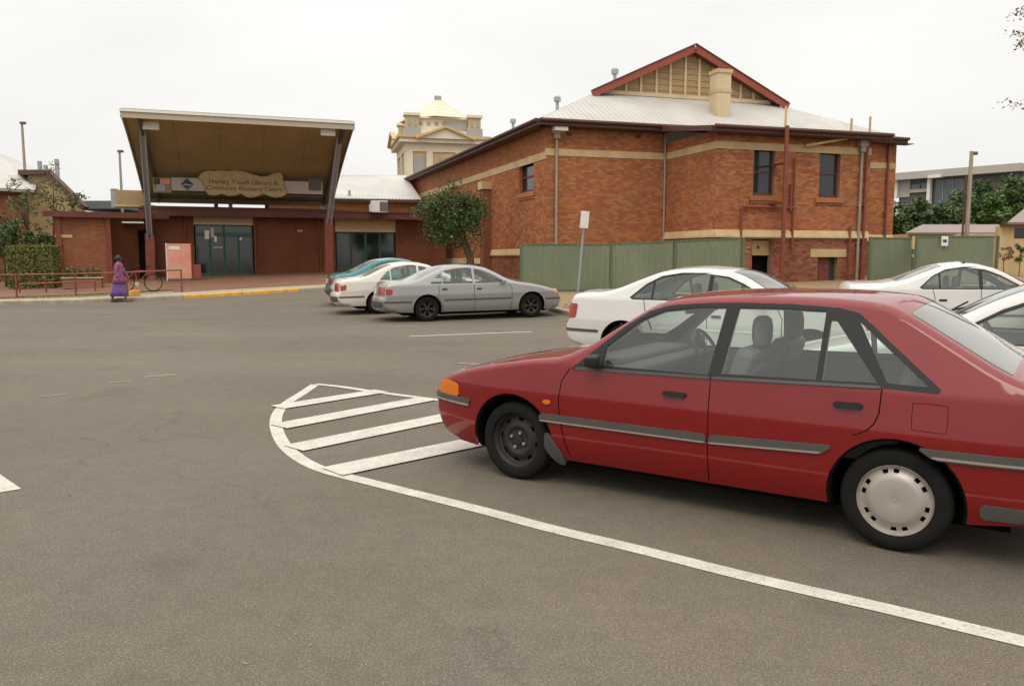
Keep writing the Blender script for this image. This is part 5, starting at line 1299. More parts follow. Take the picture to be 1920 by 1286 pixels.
# brick hall with the broad pale roof behind
hl = empty('hall_building', 'brick hall with a broad pale sheet roof behind the entrance wing', 'building')
H0, H1 = Vector(on_y(500, 50)), Vector(on_y(806, 52)); WH = Wall(H0, H1)
WH.wall(hl, 3.5, 5.12, [], M['brick_far'], th=.3); b = MB(); WH.box(b, -.3, WH.L + .3, .0, .5, 5.12, 5.3); b.build('gutter', M['trim_brown'], hl); b = MB(); WH.box(b, -.3, WH.L + .3, .0, .3, 3.9, 4.35); b.build('flashing', M['cream_pale'], hl)
r0, r1 = at(508, 371, 49.4), at(790, 371, 51.4); r2, r3 = at(760, 329, 57), at(600, 329, 57)
slab([Vector((r0.x, r0.y, 5.32)), Vector((r1.x, r1.y, 5.32)), Vector((r2.x, r2.y, ztop(690, 329, 57))), Vector((r3.x, r3.y, ztop(690, 329, 57)))], .05, 'roof', 'roof_pale', hl)
q0 = Vector((r3.x, r3.y, ztop(690, 329, 57))); q1 = Vector((r2.x, r2.y, q0.z)); slab([q0, q1, q1 + Vector((0, 8, -2)), q0 + Vector((0, 8, -2))], .05, 'roof', 'roof_pale', hl)
mb = MB()
for i in range(1, 40):
    t_ = i / 40; a_ = Vector((r0.x, r0.y, 5.32)).lerp(Vector((r1.x, r1.y, 5.32)), t_); b_ = q0.lerp(q1, t_); mb.bar(a_ + Vector((0, 0, .02)), b_ + Vector((0, 0, .02)), .05, .03)
mb.build('roof_seams', M['roof_pale'], hl)['kind'] = 'stuff'
for px, py in ((655, 362),): t = at(px, py, 51); b = MB(); b.tube([t - Vector((0, 0, .4)), t + Vector((0, 0, .15))], .09, 8); b.build('roof_vent', M['steel_grey'], hl)

# ------------------------------------------------------------------ raked canopy on two leaning posts
can = empty('entrance_canopy', 'tall raked canopy with brown soffit over the entrance, on two leaning steel posts', 'canopy')
# profile in the V direction: (forward distance from back edge, height)
FLc = at(229, 206, 34.2); ang = Vector((U.x, U.y, 0)); fw = Vector((-V.x, -V.y, 0))
FRc_s = 0
w_front = Wall(Vector((FLc.x, FLc.y)), Vector((FLc.x, FLc.y)) + U * 20); Lc = on(w_front, 661, 226)[0]; ztopf = FLc.z
D = 8.6; zb_ = 4.72
back0 = Vector((FLc.x, FLc.y, 0)) - fw * D
print('canopy', Lc, ztopf)
prof = []
n = 14
for i in range(n + 1):
    t = i / n; z = zb_ + (ztopf - .12 - zb_) * (t + .24 * t * (1 - t)); prof.append((t * D, z))
mb = MB()
sl = .0
for i in range(n):                                                # soffit sheets, each its own panel
    for j in range(5):
        s0, s1 = Lc * j / 5 + .006, Lc * (j + 1) / 5 - .006
        if i % 2: continue
        q = []
        for k in (i, i + 1, i + 2):
            f_, z = prof[min(k, n)]
            for s in (s0, s1): q.append(back0 + ang * s + fw * (f_ + (-.006 if k == i + 2 else .006 if k == i else 0)) + Vector((0, 0, z)))
        b = MB(); b.add(q, [(0, 1, 3, 2), (2, 3, 5, 4)]); so = b.build('soffit_panel', M['soffit'], can, fix=False); so.modifiers.new('t', 'SOLIDIFY').thickness = .015
b = MB()
for f_, z in prof:
    for s in (-.05, Lc + .05): b.v.append(tuple(back0 + ang * s + fw * f_ + Vector((0, 0, z + .05))))
    for s in (-.05, Lc + .05): b.v.append(tuple(back0 + ang * s + fw * f_ + Vector((0, 0, z + .20))))
for i in range(n): a = 4 * i; b.f += [(a, a + 1, a + 5, a + 4), (a + 2, a + 3, a + 7, a + 6), (a, a + 4, a + 6, a + 2), (a + 1, a + 3, a + 7, a + 5)]
b.f += [(0, 2, 3, 1), (4 * n, 4 * n + 1, 4 * n + 3, 4 * n + 2)]
b.build('roof', M['canopy_edge'], can)
p0 = back0 + fw * (D + .05) + Vector((0, 0, ztopf - .16)); b = MB(); b.bar(p0 - ang * .08, p0 + ang * (Lc + .08), .10, .34, up=(0, 0, 1)); b.build('fascia', M['canopy_edge'], can)
b = MB(); b.bar(p0 - ang * .10 + fw * .07 + Vector((0, 0, .13)), p0 + ang * (Lc + .10) + fw * .07 + Vector((0, 0, .13)), .07, .10); b.build('gutter', M['white'], can)
# side edge beams following the curve
for s in (-.05, Lc + .05):
    b = MB()
    for i in range(n): b.bar(back0 + ang * s + fw * prof[i][0] + Vector((0, 0, prof[i][1] + .02)), back0 + ang * s + fw * (prof[i + 1][0] + .02) + Vector((0, 0, prof[i + 1][1] + .02)), .06, .22)
    o = b.build('edge_beam', M['canopy_edge'], can); 
# two posts: red brick-coloured base, grey steel above, plus ribs up to the roof
for (bx, by, tx, ty, mx_, my) in ((284, 524, 266, 226, 281, 438), (617, 514, 638, 243, 616, 410)):
    Yb = 38.6 if bx < 400 else 40.6; Yt = 35.6 if bx < 400 else 38.4
    pb, pt = at(bx, by, Yb), at(tx, ty, Yt); pm_ = at(mx_, my, Yb)
    pb.z = zg(pb.x, pb.y) + .1
    b = MB(); b.bar(pb, Vector((pm_.x, pm_.y, pm_.z)), .42, .34, up=tuple(V) + (0,)); po = b.build('post_base', M['pipe_red'], can, bevel=.02)
    top = Vector((pm_.x, pm_.y, pm_.z)); b = MB()
    for o_ in (-.10, .10): b.bar(top + ang * o_ - Vector((0, 0, .3)), pt + ang * o_, .055, .26, up=tuple(V) + (0,))
    b.bar(top - Vector((0, 0, .3)), pt, .16, .05, up=tuple(V) + (0,)); b.build('post', M['steel_grey'], can)
    b = MB(); ss = (Vector((pt.x, pt.y)) - Vector((back0.x, back0.y))).dot(U)
    for i in range(n): b.bar(back0 + ang * ss + fw * prof[i][0] + Vector((0, 0, prof[i][1] - .12)), back0 + ang * ss + fw * (prof[i + 1][0] + .02) + Vector((0, 0, prof[i + 1][1] - .12)), .12, .24)
    b.build('rib', M['steel_dark'], can)
    lx, ly = (283, 236) if bx < 400 else (615, 248); lp = at(lx, ly, Yt - (.35 if bx < 400 else 1.0)); b = MB(); b.box(lp, (.66, .12, .34), rz=UA); lo = b.build('floodlight', M['lamp_white'], can, bevel=.02); b = MB(); b.bar(lp + Vector((0, .05, .15)), pt + Vector((0, 0, .1)), .06); b.build('bracket', M['steel_dark'], lo)
# back beam
ws_ = Wall(Vector((back0.x, back0.y)) - V * -.0 - V * 0, Vector((back0.x, back0.y)) + U * Lc)
sb = Wall(Vector((back0.x, back0.y)) - V * 3.1, Vector((back0.x, back0.y)) - V * 3.1 + U * Lc)
b = MB(); ws_.box(b, 0, Lc, .0, .18, zb_ - .22, zb_ + .02); b.build('back_beam', M['gable_brown'], can)
for px in (405, 432, 500, 605): a, z = on(ws_, px, 380); b = MB(); ws_.box(b, a - .10, a + .10, -.1, .1, 4.05, zb_ - .2); b.build('strut', M['fascia_red' if px in (405, 500) else 'steel_grey'], can)
# ------------------------------------------------------------------ sign across the canopy
sg = empty('entrance_sign', 'cream scalloped sign board with two lines of brown lettering under the canopy', 'sign')
def sbx(nm, x0, x1, y0, y1, o0, o1, m, par=None): 
    a0, z1 = on(sb, x0, y0); a1, _ = on(sb, x1, y0); _, z0 = on(sb, (x0 + x1) / 2, y1); b = MB(); sb.box(b, a0, a1, o0, o1, z0, z1); return b.build(nm, M[m], par or sg)
sbx('banner', 321, 604, 333, 361, 0, .03, 'banner'); sbx('banner', 286, 320, 333, 361, 0, .03, 'gable_brown')
sbx('end_panel', 578, 602, 334, 358, .035, .05, 'steel_dark'); sbx('mounting_rail', 284, 606, 361, 366, -.02, .04, 'steel_dark')
# shaped board
pts = [(380, 340), (372, 333), (378, 325), (390, 320), (402, 322), (414, 320), (428, 322), (440, 320), (456, 322), (466, 325), (478, 329), (490, 332), (502, 331), (512, 326), (522, 324), (528, 326), (530, 334), (531, 345), (534, 356), (540, 362), (530, 369), (516, 371), (504, 368), (494, 364), (484, 368), (472, 371), (462, 370), (452, 363), (442, 367), (428, 368), (416, 364), (404, 367), (392, 366), (386, 360), (384, 350)]
P_ = [on(sb, x, y) for x, y in pts]; b = MB(); k = len(P_)
from mathutils.geometry import tessellate_polygon
tess = tessellate_polygon([[Vector((a, z, 0)) for a, z in P_]])
b.v = [sb.P(a, .13, z) for a, z in P_] + [sb.P(a, .06, z) for a, z in P_]; b.f = [tuple(t) for t in tess] + [tuple(k + i for i in t)[::-1] for t in tess] + [(i, (i + 1) % k, k + (i + 1) % k, k + i) for i in range(k)]
b.build('board', M['sign_cream'], sg)
b = MB(); b.tube([sb.P(a, .13, z) for a, z in P_] + [sb.P(*((P_[0][0], .13, P_[0][1])))], .022, 5, caps=False); b.build('board_edge', M['sign_edge'], sg)
def onsb(body, px, py, size, m='sign_text'):
    a, z = on(sb, px, py); o = sb.P(a, .135, z); R3 = Matrix(((sb.d.x, 0, sb.n.x, o[0]), (sb.d.y, 0, sb.n.y, o[1]), (0, 1, 0, o[2]), (0, 0, 0, 1)))
    return text_mesh(body, size, M[m], sg, 'lettering', R3, .006)
onsb('Henley Youth Library &', 457, 342.5, .345); onsb('Community Resource Centre', 459, 354.5, .30)
# diamond emblem
ea, ez = on(sb, 351, 346); R_ = .30
for nm, poly, m in (('emblem', [(0, R_), (R_, 0), (0, -R_), (-R_, 0)], 'logo_blue'), ('emblem_wave', [(-R_ * .72, -.02), (-.08, .03), (.08, -.03), (R_ * .72, .02), (R_ * .66, -.03), (.08, -.085), (-.08, -.025), (-R_ * .66, -.07)], 'banner'), ('emblem_leaf', [(0, -R_ * .95), (-R_ * .5, -R_ * .42), (-.02, -R_ * .5), (R_ * .5, -R_ * .42)], 'logo_green')):
    b = MB(); o0 = .032 if nm == 'emblem' else .044
    k = len(poly); b.v = [sb.P(ea + x, o0 + .01, ez + z) for x, z in poly] + [sb.P(ea + x, o0, ez + z) for x, z in poly]; tt = tessellate_polygon([[Vector((x, z, 0)) for x, z in poly]])
    b.f = [tuple(t) for t in tt] + [(i, (i + 1) % k, k + (i + 1) % k, k + i) for i in range(k)]; b.build(nm, M[m], sg)
for (x0, x1, y0, y1, m) in ((288, 300, 334, 346, 'leaf'), (294, 309, 345, 358, 'steel_grey'), (300, 318, 335, 345, 'poster_red')): sbx('picture_block', x0, x1, y0, y1, .032, .045, m)

# ------------------------------------------------------------------ red and white A-frame board by the doors
ab = empty('display_board', 'red and pale printed display board standing left of the glass doors', 'display board')
q0, q1 = at(315, 530, 37.2), at(360, 530, 37.6); w_ = Wall(Vector((q0.x, q0.y)), Vector((q1.x, q1.y))); zb0 = zg(q0.x, q0.y) + .15; z1_ = ztop(337, 457, 37.4)
b = MB(); w_.box(b, 0, w_.L, 0, .05, zb0 + .10, z1_); b.build('panel', M['poster_red'], ab, bevel=.01)
b = MB(); w_.box(b, -.04, 0, -.01, .06, zb0, z1_ + .03); b.build('frame', M['white'], ab); b = MB(); w_.box(b, w_.L, w_.L + .04, -.01, .06, zb0, z1_ + .03); b.build('frame', M['barge_red'], ab)
b = MB(); w_.box(b, .1, w_.L * .55, .05, .06, z1_ - .28, z1_ - .12); b.build('print', M['white'], ab)
for i, (h0, h1, x1) in enumerate(((.30, .36, .9), (.42, .47, .8), (.52, .56, .85), (.62, .66, .7))): b = MB(); w_.box(b, .12, w_.L * x1, .05, .056, zb0 + .1 + h0, zb0 + .1 + h1); b.build('print', M['cream_pale'], ab)
b = MB(); w_.box(b, .05, w_.L * .95, -.25, .3, zb0 - .02, zb0 + .08); b.build('foot', M['steel_dark'], ab)
b = MB(); w_.box(b, w_.L + .08, w_.L + .42, -.05, .05, zb0 + .1, zb0 + .75); o = b.build('small_notice', M['barge_red'], bevel=.02); tag(o, 'small red board leaning by the foot of the printed display board', 'notice'); 

# ------------------------------------------------------------------ domed tower far behind
tw = empty('town_hall_tower', 'cream and ochre classical tower with pediment, corner turrets and pyramid dome', 'tower')
M['ochre'] = mat('ochre_render', (.60, .40, .19), .85, var=.12, scale=.5); M['tower_cream'] = mat('tower_cream', (.74, .65, .50), .85, var=.08, scale=.6); M['tower_grey'] = mat('tower_grey', (.34, .34, .32), .7, var=.1)
TC = at(822, 300, 92); TW = 8.2; TA = math.radians(14)
def tb(nm, x, y, z0, z1, wx, wy, m, par=tw):
    c = rot2((x, y), TA); b = MB(); b.box((TC.x + c[0], TC.y + c[1], (z0 + z1) / 2), (wx, wy, z1 - z0), rz=TA); return b.build(nm, M[m], par)
def tz(y): return at(822, y, 88).z
h = TW / 2
tb('wall', 0, 0, 0, tz(286), TW, TW, 'ochre'); tb('frieze', 0, 0, tz(286), tz(270), TW + .3, TW + .3, 'tower_cream'); tb('cornice', 0, 0, tz(270), tz(262), TW + 1.5, TW + 1.5, 'tower_cream'); tb('upper_cornice', 0, 0, tz(262), tz(256), TW + 1.9, TW + 1.9, 'sign_cream')
for x in (-h + .35, -1.6, 1.6, h - .35): tb('pilaster', x, -h - .06, 0, tz(286), .7, .2, 'tower_cream')
for y in (-h + .35, h - .35, 0): tb('pilaster', -h - .06, y, 0, tz(286), .2, .7, 'tower_cream')
for x in (-2.7, 0, 2.7): 
    p = tb('window', x, -h - .03, tz(330), tz(295), 1.2, .12, 'tower_grey')
for y in (-2.0, 2.0): tb('window', -h - .03, y, tz(330), tz(298), .12, 1.1, 'tower_grey')
tb('parapet', 0, 0, tz(256), tz(246), TW - .2, TW - .2, 'tower_cream')
# pediments
def ped(face):
    hw = 3.0; z0, z1 = tz(263), tz(243)
    pts = [(-hw, z0), (hw, z0), (0, z1)]; b = MB()
    for o_ in (-h - 1.05, -h - .3):
        for x, z in pts:
            c = (x, o_) if face == 'f' else (o_, x); c = rot2(c, TA); b.v.append((TC.x + c[0], TC.y + c[1], z))
    b.f = [(0, 1, 2), (5, 4, 3), (0, 3, 4, 1), (1, 4, 5, 2), (2, 5, 3, 0)]; b.build('pediment', M['tower_cream'], tw)
    for s_ in (-1, 1):
        pp = []
        for x, z in ((s_ * (hw + .2), z0), (0, z1 + .1)):
            c = (x, -h - 1.1) if face == 'f' else (-h - 1.1, x); c = rot2(c, TA); pp.append(Vector((TC.x + c[0], TC.y + c[1], z)))
        b = MB(); b.bar(pp[0], pp[1], .5, .22); b.build('raking_cornice', M['ochre'], tw)
ped('f'); ped('s')
for x, y in ((-h + .7, -h + .7), (h - .7, -h + .7), (-h + .7, h - .7), (h - .7, h - .7)):
    for z0, z1, w__, m in ((tz(256), tz(240), 1.7, 'tower_grey'), (tz(240), tz(219), 1.35, 'ochre'), (tz(219), tz(214), 1.7, 'tower_cream')): t_ = tb('turret', x, y, z0, z1, w__, w__, m)
    for s_ in (-.32, .32): tb('turret_opening', x + s_, y - .7, tz(237), tz(222), .28, .08, 'tower_grey')
tb('drum', 0, 0, tz(246), tz(222), 6.8, 6.8, 'tower_cream')
for i in range(4): tb('drum_window', -2.4 + i * .85, -3.43, tz(234), tz(228), .38, .1, 'tower_grey')
tb('drum_glazing', 1.35, -3.44, tz(241), tz(226), 2.6, .1, 'tower_grey'); tb('drum_cornice', 0, 0, tz(222), tz(219), 7.4, 7.4, 'tower_cream')
b = MB(); zz0, zz1 = tz(219), tz(176); nstep = 10
for i in range(nstep):
    t0, t1 = i / nstep, (i + 1) / nstep; w0 = 3.5 * (1 - t0) ** 1.05 + .35
    za, zb2 = zz0 + (zz1 - zz0) * t0, zz0 + (zz1 - zz0) * t1; w1 = w0 - .22
    b.lathe([(w0 * 1.12, za), (w0 * 1.12, za + .10), (w1 * 1.12, zb2), (.001, zb2)], 8, 'Z', (TC.x, TC.y, 0))
o = b.build('dome', M['tower_cream'], tw); tb('finial', 0, 0, zz1, zz1 + .5, .7, .7, 'tower_grey')

# ------------------------------------------------------------------ left edge: cream gabled shed, grey roof, poles
cg = empty('cream_building', 'cream rendered building with a brown-edged sloping roof behind the hedge', 'building')
Yc = 44.0
ps = [(52, 520), (160, 520), (160, 388), (98, 328), (54, 328)]
q = [at(x, y, Yc) for x, y in ps]; q[0].z = q[1].z = 0
b = MB(); k = len(q); b.v = [tuple(p) for p in q] + [(p.x - 5.4, p.y + 8, p.z) for p in q]; b.f = [tuple(range(k)), tuple(range(k, 2 * k))[::-1]] + [(i, (i + 1) % k, k + (i + 1) % k, k + i) for i in range(k)]
b.build('wall', M['cream'], cg)
for a_, c_ in ((4, 3), (3, 2)):
    e = (q[c_] - q[a_]).normalized() * .25; p0, p1 = q[a_] - (e if a_ == 4 else e * 0), q[c_] + (e if c_ == 2 else e * 0); off = Vector((0, -.3, .08)); b = MB(); b.bar(p0 + off, p1 + off, .5, .24); b.build('eave_board', M['trim_brown'], cg)
    slab([p0 + Vector((0, -.5, .22)), p1 + Vector((0, -.5, .22)), p1 + Vector((-5.4, 8, .22)), p0 + Vector((-5.4, 8, .22))], .08, 'roof', 'roof_dark', cg)
for px, py, hh in ((75, 318, .9), (86, 322, .7), (107, 316, 1.0)): t = at(px, py, Yc + 1); b = MB(); b.tube([t - Vector((0, 0, .6)), t + Vector((0, 0, hh * .5))], .12, 8); b.build('roof_vent', M['steel_grey'], cg)
wg = op(Wall(Vector((q[0].x, q[0].y)), Vector((q[1].x, q[1].y))), 84, 92, 420, 455)
gr = empty('grey_roofed_house', 'red brick house with a large pale grey roof at the left edge', 'building')
HL, HR = Vector(on_y(-60, 40)), Vector(on_y(60, 42)); WG = Wall(HL, HR); WG.wall(gr, 0, ztop(30, 360, 41), [], M['brick_dull']); zge = ztop(30, 358, 41)
s0, s1 = at(-60, 357, 39.7), at(64, 357, 41.8); s2, s3 = at(78, 320, 49), at(-60, 262, 52)
slab([Vector((s0.x, s0.y, zge + .05)), Vector((s1.x, s1.y, zge + .05)), s2, at(0, 287, 49), s3], .08, 'roof', 'roof_pale', gr)
b = MB(); WG.box(b, -.3, WG.L + .3, .3, .4, zge - .1, zge + .12); b.build('fascia', M['trim_brown'], gr)
dr = empty('dark_roofed_shed', 'low shed with a dark flat roof behind the entrance wing', 'shed')
a0, a1 = at(152, 386, 52), at(262, 386, 54); b = MB(); b.box(((a0.x + a1.x) / 2, 54, 2.2), (a1.x - a0.x, 5, 4.2)); b.build('wall', M['steel_grey'], dr); b = MB(); b.box(((a0.x + a1.x) / 2, 54, a0.z), (a1.x - a0.x + .6, 6, .5)); b.build('roof', M['roof_dark'], dr)
def lamp_post(px, y0, y1, Y, label, r=.07, head=True, m='pipe_grey'):
    t, bt = at(px, y0, Y), at(px, y1, Y); o = empty('lamp_post', label, 'lamp post', (t.x, t.y, 0)); b = MB(); b.tube([(0, 0, 0), (0, 0, t.z)], [r * 1.3, r * .9], 8); b.build('pole', M[m], o, smooth=True)
    if head: b = MB(); b.box((.06, 0, t.z), (.30, .2, .14)); b.build('lamp_head', M['steel_dark'], o, bevel=.03)
lamp_post(41, 231, 430, 46, 'pale floodlight pole rising behind the sapling at the left', r=.075)
lamp_post(224, 284, 380, 46, 'thin grey light pole left of the entrance canopy', r=.07)
# ------------------------------------------------------------------ planting
def leaves(mb, pts, size, rr, flat=0):
    for p in pts:
        s = size * rr.uniform(.6, 1.35); a = Vector((rr.gauss(0, 1), rr.gauss(0, 1), rr.gauss(0, .8))).normalized(); b_ = a.cross(Vector((rr.gauss(0, 1), rr.gauss(0, 1), rr.gauss(0, 1)))).normalized()
        p = Vector(p); n = len(mb.v); mb.v += [tuple(p - a * s), tuple(p + b_ * s * .42), tuple(p + a * s), tuple(p - b_ * s * .42)]; mb.f.append((n, n + 1, n + 2, n + 3))
def tree(name, label, base, top, crown_c, crown_r, nleaf, lm, clumps=45, leaf=.07, trunk=.12, group=None, limbs=7, seed=1, cat='tree', shell=.55, squash=1.0):
    rr = random.Random(seed); o = empty(name, label, cat, tuple(base), 0, group); c = Vector(crown_c) - Vector(base); R_ = crown_r
    C_ = []
    for i in range(clumps):
        v = Vector((rr.gauss(0, 1), rr.gauss(0, 1), rr.gauss(0, 1))).normalized(); k = rr.uniform(shell, 1.0) * (1 + .12 * rr.gauss(0, 1)); C_.append(c + Vector((v.x * R_[0], v.y * R_[1], v.z * R_[2] * squash)) * k * .86)
    mb = MB(); per = nleaf // clumps
    for q in C_:
        cr_ = min(R_) * rr.uniform(.18, .34); k = int(per * rr.uniform(.6, 1.5))
        pts = []
        for _ in range(k):
            v = Vector((rr.gauss(0, 1), rr.gauss(0, 1), rr.gauss(0, .75))); v = v.normalized() * cr_ * abs(rr.gauss(.75, .28)); pts.append(q + v)
        leaves(mb, pts, leaf, rr)
    mb.build('crown', M[lm], o, fix=False)
    t = MB(); h0 = c.z - R_[2] * .55; bend = Vector((rr.uniform(-.1, .1), 0, 0)); t.tube([(0, 0, -.1), bend * .5 + Vector((0, 0, h0 * .5)), bend + Vector((c.x * .4, c.y * .4, h0)), c + Vector((0, 0, -R_[2] * .1))], [trunk * 1.25, trunk, trunk * .85, trunk * .4], 9); t.build('trunk', M['bark'], o, smooth='all')
    for i in range(limbs):
        q = C_[i * 3 % len(C_)]; st = bend + Vector((c.x * .4, c.y * .4, h0 + rr.uniform(-.1, .2) * R_[2])); md_ = st.lerp(q, .5) + Vector((0, 0, .12 * R_[2])); b = MB(); b.tube([st, md_, q], [trunk * .5, trunk * .3, trunk * .1], 6); b.build('limb', M['bark'], o, smooth='all')
    return o
# round tree before the long wall
Yt = 35.0; tb0 = at(882, 500, Yt); bz = zg(tb0.x, tb0.y) + .11; cc_ = at(847, 404, Yt); cc_.z -= .05
tree('tree', 'round dark green street tree in front of the long brick wall', (tb0.x, tb0.y, bz), None, cc_, (1.74, 1.5, 1.56), 11500, 'leaf', clumps=130, leaf=.065, trunk=.17, seed=3, shell=.45, limbs=8)
# clipped hedge
hb = MB(); rr = random.Random(4); h0, h1 = at(14, 537, 35), at(100, 537, 35); zt, zb0 = ztop(60, 461, 35), zg(h0.x, 35) + .12
pts = []
L_, D_, Hh = h1.x - h0.x, .75, zt - zb0
for _ in range(9000):
    f_ = rr.random(); x, y, z = rr.random() * L_, rr.random() * D_, rr.random() * Hh
    k = rr.choice((0, 0, 0, 1, 2, 3)); j = abs(rr.gauss(0, .05))
    if k == 0: y = j
    elif k == 1: z = Hh - j
    elif k == 2: x = j
    else: x = L_ - j
    pts.append((h0.x + x, 35 + y, zb0 + z))
leaves(hb, pts, .055, rr); ho = empty('hedge', 'square clipped olive green hedge near the left edge', 'hedge'); hb.build('foliage', M['leaf_hedge'], ho, fix=False)
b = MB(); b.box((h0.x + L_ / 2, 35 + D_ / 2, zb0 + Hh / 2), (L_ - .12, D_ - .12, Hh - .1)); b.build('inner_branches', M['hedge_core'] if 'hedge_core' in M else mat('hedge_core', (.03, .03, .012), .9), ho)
# loose saplings left of the entrance
for i, (px, yb, yt, Y, r, n_, lm, lab) in enumerate(((48, 470, 330, 38, (1.3, 1.0, 2.0), 800, 'leaf_olive', 'thin wispy gum sapling before the grey-roofed house'), (100, 470, 300, 39.5, (1.4, 1.0, 2.3), 650, 'leaf_olive', 'sparse gum sapling in front of the cream building'),
        (12, 520, 390, 37, (1.5, 1.3, 1.7), 3200, 'leaf', 'dark bushy shrub at the left edge behind the hedge'), (75, 480, 425, 36.8, (1.5, .8, .7), 1500, 'leaf', 'low leafy shrub just above and behind the hedge'), (138, 400, 355, 42, (.9, .7, .9), 500, 'leaf_olive', 'small spindly shrub by the eave of the cream building'))):
    p = at(px, yb, Y); p.z = zg(p.x, p.y) + .1; cz_ = at(px, (yb + yt) / 2 - (10 if yt < 350 else 0), Y)
    tree('sapling' if n_ < 2000 and i < 2 else 'shrub', lab, tuple(p), None, cz_, r, n_, lm, clumps=30 if n_ < 2000 else 40, leaf=.075, trunk=.05, seed=20 + i, cat='sapling' if i < 2 else 'shrub', shell=.2, limbs=9)
# trees at the right beyond the fence
for i, (px, yt, yb, Y, rx_, n_, lm, lab) in enumerate(((1712, 362, 440, 52, 2.4, 5000, 'leaf', 'dark bushy tree just right of the brick building'), (1768, 376, 440, 56, 2.4, 4500, 'leaf', 'low dark tree below the modern building'), (1858, 326, 432, 62, 4.0, 8000, 'leaf', 'tall dark green tree right of the power pole'),
        (1848, 356, 430, 58, 2.4, 5000, 'leaf_light', 'bright green rounded tree right of the power pole'), (1912, 318, 425, 60, 3.2, 6000, 'leaf', 'dense dark tree cut by the right edge'), (1808, 372, 440, 60, 1.9, 3000, 'leaf_light', 'slim light green tree immediately left of the power pole'))):
    t, u_ = at(px, yt, Y), at(px, yb, Y); hz = (t.z - u_.z) / 2 + .5; u_.z -= 1.0
    tree('tree', lab, (t.x, t.y, 0), None, (t.x, t.y, (t.z + u_.z) / 2), (rx_, rx_ * .9, hz * .86), n_, lm, clumps=60, leaf=.17, trunk=.2, seed=40 + i, group='trees beyond the right-hand fence', shell=.5, limbs=4)
# overhanging twigs at the upper right
tr = at(1985, 120, 14); tr = Vector((tr.x, tr.y, 0))
o = empty('tree', 'brown-leaved tree whose drooping twigs reach in at the upper right corner', 'tree', tuple(tr)); b = MB(); b.tube([(0, 0, 0), (.1, 0, 3), (-.1, .1, 6.5)], [.2, .16, .06], 8); b.build('trunk', M['bark'], o, smooth='all')
rr = random.Random(9)
for px, py, L_ in ((1908, 24, .16), (1910, 62, .28), (1906, 196, .26), (1914, 84, .12)):
    e = at(px, py, 14) - tr; st = Vector((-.05, .05, e.z + .5)); lb = MB(); lb.tube([st, st.lerp(e, .6) + Vector((0, 0, .15)), e + Vector((.15, 0, 0))], [.05, .025, .008], 6); bo = lb.build('branch', M['bark'], o, smooth='all'); lf = MB(); pts = [e + Vector((rr.gauss(.1, L_ * .6), rr.gauss(0, .12), rr.gauss(0, .055))) for _ in range(60)]; leaves(lf, pts, .035, rr); lf.build('leaves', M['leaf_dry'], bo, fix=False)['kind'] = 'stuff'
# leaf litter on the verge and weeds along the kerb
rr = random.Random(12); lf = MB()
for _ in range(1600):
    s, t_ = rr.random() * 6, abs(rr.gauss(0, 1.6)); p = uvp(V0, s, .2 + t_); z = zg(p.x, p.y) + .12; a = rr.random() * 6.3; r_ = rr.uniform(.02, .05); n_ = len(lf.v)
    lf.v += [(p.x + r_ * math.cos(a + k * PI / 2) * (1 if k % 2 else .5), p.y + r_ * math.sin(a + k * PI / 2) * (1 if k % 2 else .5), z + rr.uniform(0, .02)) for k in range(4)]; lf.f.append((n_, n_ + 1, n_ + 2, n_ + 3))
tag(lf.build('leaf_litter', M['litter'], fix=False), 'dry brown leaf litter on the dirt verge by the silver car', 'leaf litter', kind='stuff')
lf = MB()
for _ in range(2600):
    s, t_ = rr.uniform(-14, -.8), rr.uniform(.9, 2.9); p = uvp(K0, s, t_); z = zg(p.x, p.y) + .1; h_ = rr.uniform(.03, .12); a = rr.random() * 6.3; n_ = len(lf.v)
    lf.v += [(p.x - .012, p.y, z), (p.x + .012, p.y, z), (p.x + .05 * math.cos(a), p.y + .05 * math.sin(a), z + h_)]; lf.f.append((n_, n_ + 1, n_ + 2))
tag(lf.build('grass', M['leaf_hedge'], fix=False), 'short dry grass tufts behind the left kerb', 'grass', kind='stuff')

# ------------------------------------------------------------------ right background
mbd = empty('modern_building', 'modern flat-roofed building with white frames and dark glazing beyond the trees', 'building')
Ym = 90.0; A0, A1 = Vector(on_y(1680, Ym)), Vector(on_y(1925, Ym - 10)); WM = Wall(A0, A1)
def mz_(px, py): return on(WM, px, py)
zt0 = mz_(1700, 335)[1]
WM.wall(mbd, 0, zt0, [], M['steel_dark'], th=6)
def mbx(nm, x0, x1, y0, y1, o0, o1, m, par=None):
    a0, z1 = mz_(x0, y0); a1, _ = mz_(x1, y0); _, z0 = mz_((x0 + x1) / 2, y1); b = MB(); WM.box(b, a0, a1, o0, o1, z0, z1); return b.build(nm, M[m], par or mbd)
M['mod_glass'] = mat('curtain_glass', (.085, .11, .12), .15, spec=.7, var=.3, scale=.4); M['mod_wall'] = mat('pale_wall', (.42, .39, .34), .8, var=.06)
mbx('roof_slab', 1676, 1922, 327, 331, -6, 1.2, 'mod_wall'); mbx('wall_panel', 1686, 1708, 338, 370, 0, .15, 'mod_wall'); mbx('corner_frame', 1682, 1687, 336, 372, .1, .5, 'white')
mbx('window', 1710, 1726, 347, 360, .05, .12, 'mod_glass'); mbx('window', 1729, 1744, 344, 355, .05, .12, 'mod_glass'); mbx('wall_band', 1708, 1746, 356, 361, .05, .3, 'mod_wall'); mbx('column', 1745, 1751, 333, 384, .2, .8, 'white')
for i in range(5): mbx('curtain_glass', 1753 + i * 18, 1770 + i * 18, 336, 382, .02, .12, 'mod_glass'); mbx('mullion', 1770 + i * 18, 1771 + i * 18, 336, 382, .1, .22, 'steel_grey')
mbx('sunshade', 1751, 1775, 331, 335, .3, 1.5, 'white')
